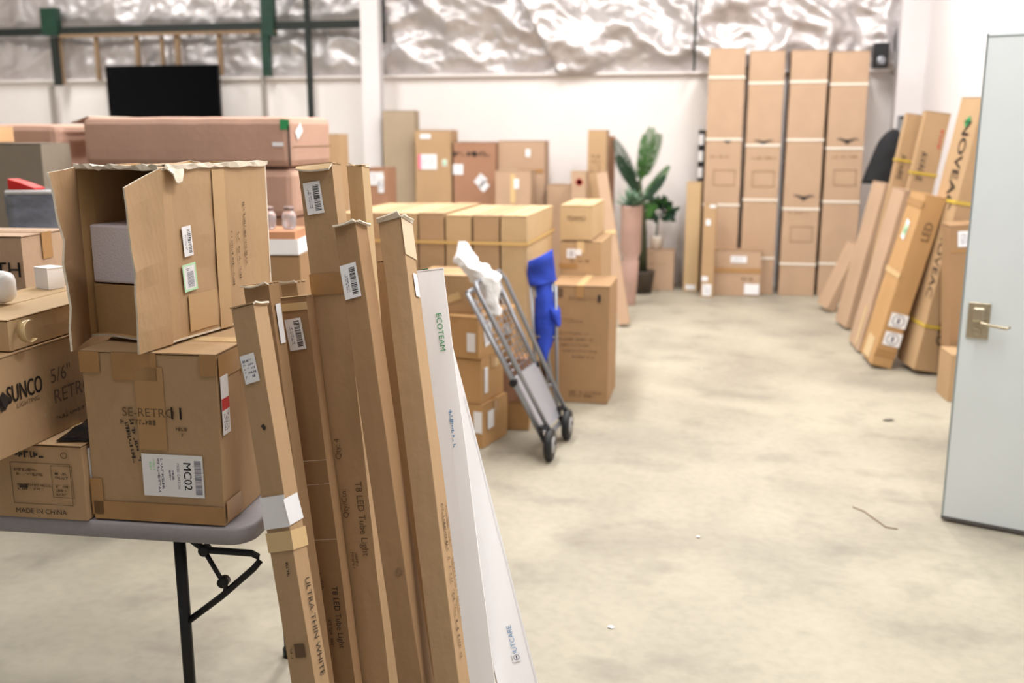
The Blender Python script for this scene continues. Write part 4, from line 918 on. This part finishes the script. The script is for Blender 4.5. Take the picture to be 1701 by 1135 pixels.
r = wl('tall_leaning_carton', 'tallest leaning carton with bold green and black lettering and yellow straps', (1517, 624), (1484, 604), (1633, 172), .26, KR, width=.34, dy=.0, deco=[
    ('t', 'F', .08, .26, .15, -90, 'NOVEAC', 1), ('t', 'F', .08, .258, .15, -90, 'NOVEAC', 1), ('t', 'F', .3, -.10, .12, -90, 'NOVEAC', 1), ('q', 'F', .08, .415, .08, .05, 6, 30), ('strap', 1.18, .022, STRAPY), ('strap', .32, .022, STRAPY), ('t', 'R', 0, -.35, .1, -90, 'LED', 1)])
p1 = P(1560, 618, z=0); T1 = P(1607, 382, Y=p1.y+.1)
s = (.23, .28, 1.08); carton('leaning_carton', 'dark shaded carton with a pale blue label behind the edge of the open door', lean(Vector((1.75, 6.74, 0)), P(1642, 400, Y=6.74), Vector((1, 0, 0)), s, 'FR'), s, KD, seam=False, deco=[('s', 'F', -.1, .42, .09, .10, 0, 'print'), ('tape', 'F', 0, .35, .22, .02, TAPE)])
p = P(1573, 668, z=0); s = (.2, .26, .30)
carton('small_carton', 'small plain carton on the floor tucked against the door edge', upright(p, 'FL', 4, s, .002), s, KR, seam=False)
# black bag on the wall
def bag():
    X = XR-.09; t = P(1481, 206, X=X) ; Yb_ = t.y
    Yq = 9.9
    c = P(1466, 262, Y=Yq); top = P(1478, 214, Y=Yq); bot = P(1462, 305, Y=Yq)
    root = empty('cloth_bag', Matrix.Translation((c.x, Yq, bot.z)), 'black cloth bag hanging on a grey strap between the wall corner and the leaning cartons', 'bag')
    H_ = top.z-bot.z; bm = bmesh.new(); rings = []; n = 16
    for i in range(n+1):
        t_ = i/n; z_ = H_*t_; wd = .15*(1-.25*t_)*math.sqrt(max(.03, 1-max(0, (t_-.55)/.45)**2.2)); cx = .12*t_*.9-.02
        rings.append([bm.verts.new((cx+wd*math.cos(a)+.012*noise.noise(Vector((z_*8, a*2, 0))), .07*math.sin(a)*(wd/.13)+.01*noise.noise(Vector((z_*8, a*2, 4))), z_)) for a in [j*2*math.pi/20 for j in range(20)]])
    for i in range(n):
        for j in range(20): bm.faces.new((rings[i][j], rings[i][(j+1) % 20], rings[i+1][(j+1) % 20], rings[i+1][j]))
    bm.faces.new(rings[0][::-1]); bm.faces.new(rings[-1]); link('body', bm, mat('black_cloth', srgb(16, 16, 20), .8), root, smooth=True)
    bm = bmesh.new(); box(bm, (.13, 0, H_+.05), (.05, .02, .14)); box(bm, (.13+.16, 0, H_+.10), (.32, .02, .03)); link('strap', bm, mat('grey_webbing', srgb(120, 120, 122), .7), root)
bag()
# dark bits on the foil beside the last tall carton: a small black box fixed to the wall
p = P(1464, 92, Y=YB-.33)
r = empty('wall_speaker', Matrix.Translation((p.x, YB-.33, p.z-.12)), 'small black box with a silver disc fixed high in the wall corner', 'speaker')
bm = bmesh.new(); box(bm, (0, .05, .12), (.15, .12, .25), 0, None, .01); box(bm, (0, .17, .12), (.05, .2, .05)); link('housing', bm, BLACKM, r)
bm = bmesh.new(); lathe(bm, [(.045, 0), (.04, .01), (.015, .004)], 20, Matrix.Translation((.0, -.012, .07)) @ Matrix.Rotation(R(90), 4, 'X')); link('disc', bm, STEEL, r)
# ================================================================ DOOR
def door():
    DP_ = mat('door_paint', srgb(222, 229, 231), .5, noise_amt=.05, scale=3, bump=.05, bscale=15)
    A = P(1563, 858, z=.02); Bq = P(1701, 884, z=.02); dv = (Bq-A); dv.z = 0; dv.normalize()
    yaw = math.atan2(dv.y, dv.x); W_, H_, t = .93, 2.03, .045
    root = bpy.data.objects.new('door_1', None); COL.objects.link(root); root.matrix_world = Matrix.Translation((A.x, A.y, .012)) @ Matrix.Rotation(yaw, 4, 'Z'); root['kind'] = 'structure'
    bm = bmesh.new(); box(bm, (W_/2, t/2, H_/2), (W_, t, H_), 0, None, .002); link('door_leaf', bm, DP_, root)
    bm = bmesh.new(); box(bm, (W_/2, t/2, .006), (W_-.002, t+.004, .014)); link('bottom_sweep', bm, mat('sweep', srgb(90, 86, 84), .6), root)
    bm = bmesh.new()
    for q in ((W_/2, -.0006, H_-.012, W_, .001, .006), (.004, -.0006, H_/2, .008, .001, H_)): box(bm, q[:3], q[3:])
    link('edge_trim', bm, mat('edge_grey', srgb(158, 166, 166), .4, .3), root)
    BR = mat('satin_brass', srgb(196, 184, 160), .25, .8)
    hx, hz = .072, .885
    bm = bmesh.new(); box(bm, (hx, -.004, hz), (.085, .008, .15), 0, None, .003); box(bm, (hx, -.02, hz+.028), (.05, .03, .06), 0, None, .01); box(bm, (hx, -.012, hz-.045), (.03, .01, .03), 0, None, .004); h_ = link('handle_plate', bm, BR, root)
    bm = bmesh.new(); tube(bm, [(hx+.01, -.01, hz), (hx+.02, -.05, hz-.002), (hx+.04, -.055, hz-.006), (hx+.11, -.052, hz-.014), (hx+.125, -.05, hz-.008)], [.008, .008, .007, .006, .005], 10); link('lever', bm, BR, h_)
    bm = bmesh.new()
    for z_ in (.25, 1.0, 1.8): tube(bm, [(W_+.008, t, z_-.05), (W_+.008, t, z_+.05)], .008, 10)
    link('hinge', bm, BR, root)
door()
bm = bmesh.new()
for (c, ss) in (((XR-.005, 3.19, 1.05), (.15, .06, 2.1)), ((XR-.005, 4.25, 1.05), (.15, .06, 2.1)), ((XR-.005, 3.72, 2.13), (.15, 1.12, .06))): box(bm, c, ss)
o = link('trim_21', bm, MATS['door_paint']); o['kind'] = 'structure'
# ================================================================ SMALL THINGS ON THE FLOOR
bm = bmesh.new(); pts = [P(1416, 842, z=.003), P(1436, 850, z=.004), P(1458, 866, z=.003), P(1472, 876, z=.003), P(1491, 879, z=.003)]
tube(bm, pts, .0022, 6); tag(link('loose_string', bm, mat('string_brown', srgb(128, 96, 74), .8)), 'thin brown string lying on the bare floor near the door foot', 'string')
bm = bmesh.new(); p = P(1476, 700, z=0); leaf(bm, (-.03, 0, .004), (.035, .01, .012), .016, Vector((0, 0, 1)), 6); o = tag(link('dry_leaf', bm, mat('dry_leaf', srgb(108, 104, 92), .8)), 'small dried grey leaf on the concrete in mid aisle', 'leaf'); o.location = p; sm = o.modifiers.new('s', 'SOLIDIFY'); sm.thickness = .002
for k, (px, py, lab) in enumerate(((1076, 549, 'white paper scrap on the floor nearest the leaning thin carton'), (1165, 613, 'white paper scrap on the open floor beyond the tall plain carton'), (1014, 1043, 'white paper scrap on the floor closest to the white leaning cartons'), (1160, 893, 'white paper scrap on the floor out in front of the folded cart'))):
    bm = bmesh.new(); rg = random.Random(k); z = [bm.verts.new((.012*math.cos(a)*rg.uniform(.6, 1.2), .010*math.sin(a)*rg.uniform(.6, 1.2), .002+.004*rg.random())) for a in [j*math.pi/3 for j in range(6)]]
    c = bm.verts.new((0, 0, .008))
    for j in range(6): bm.faces.new((z[j], z[(j+1) % 6], c))
    o = tag(link('paper_scrap', bm, WHT), lab, 'paper', 'paper scraps on the floor'); o.location = P(px, py, z=0); sm = o.modifiers.new('s', 'SOLIDIFY'); sm.thickness = .001
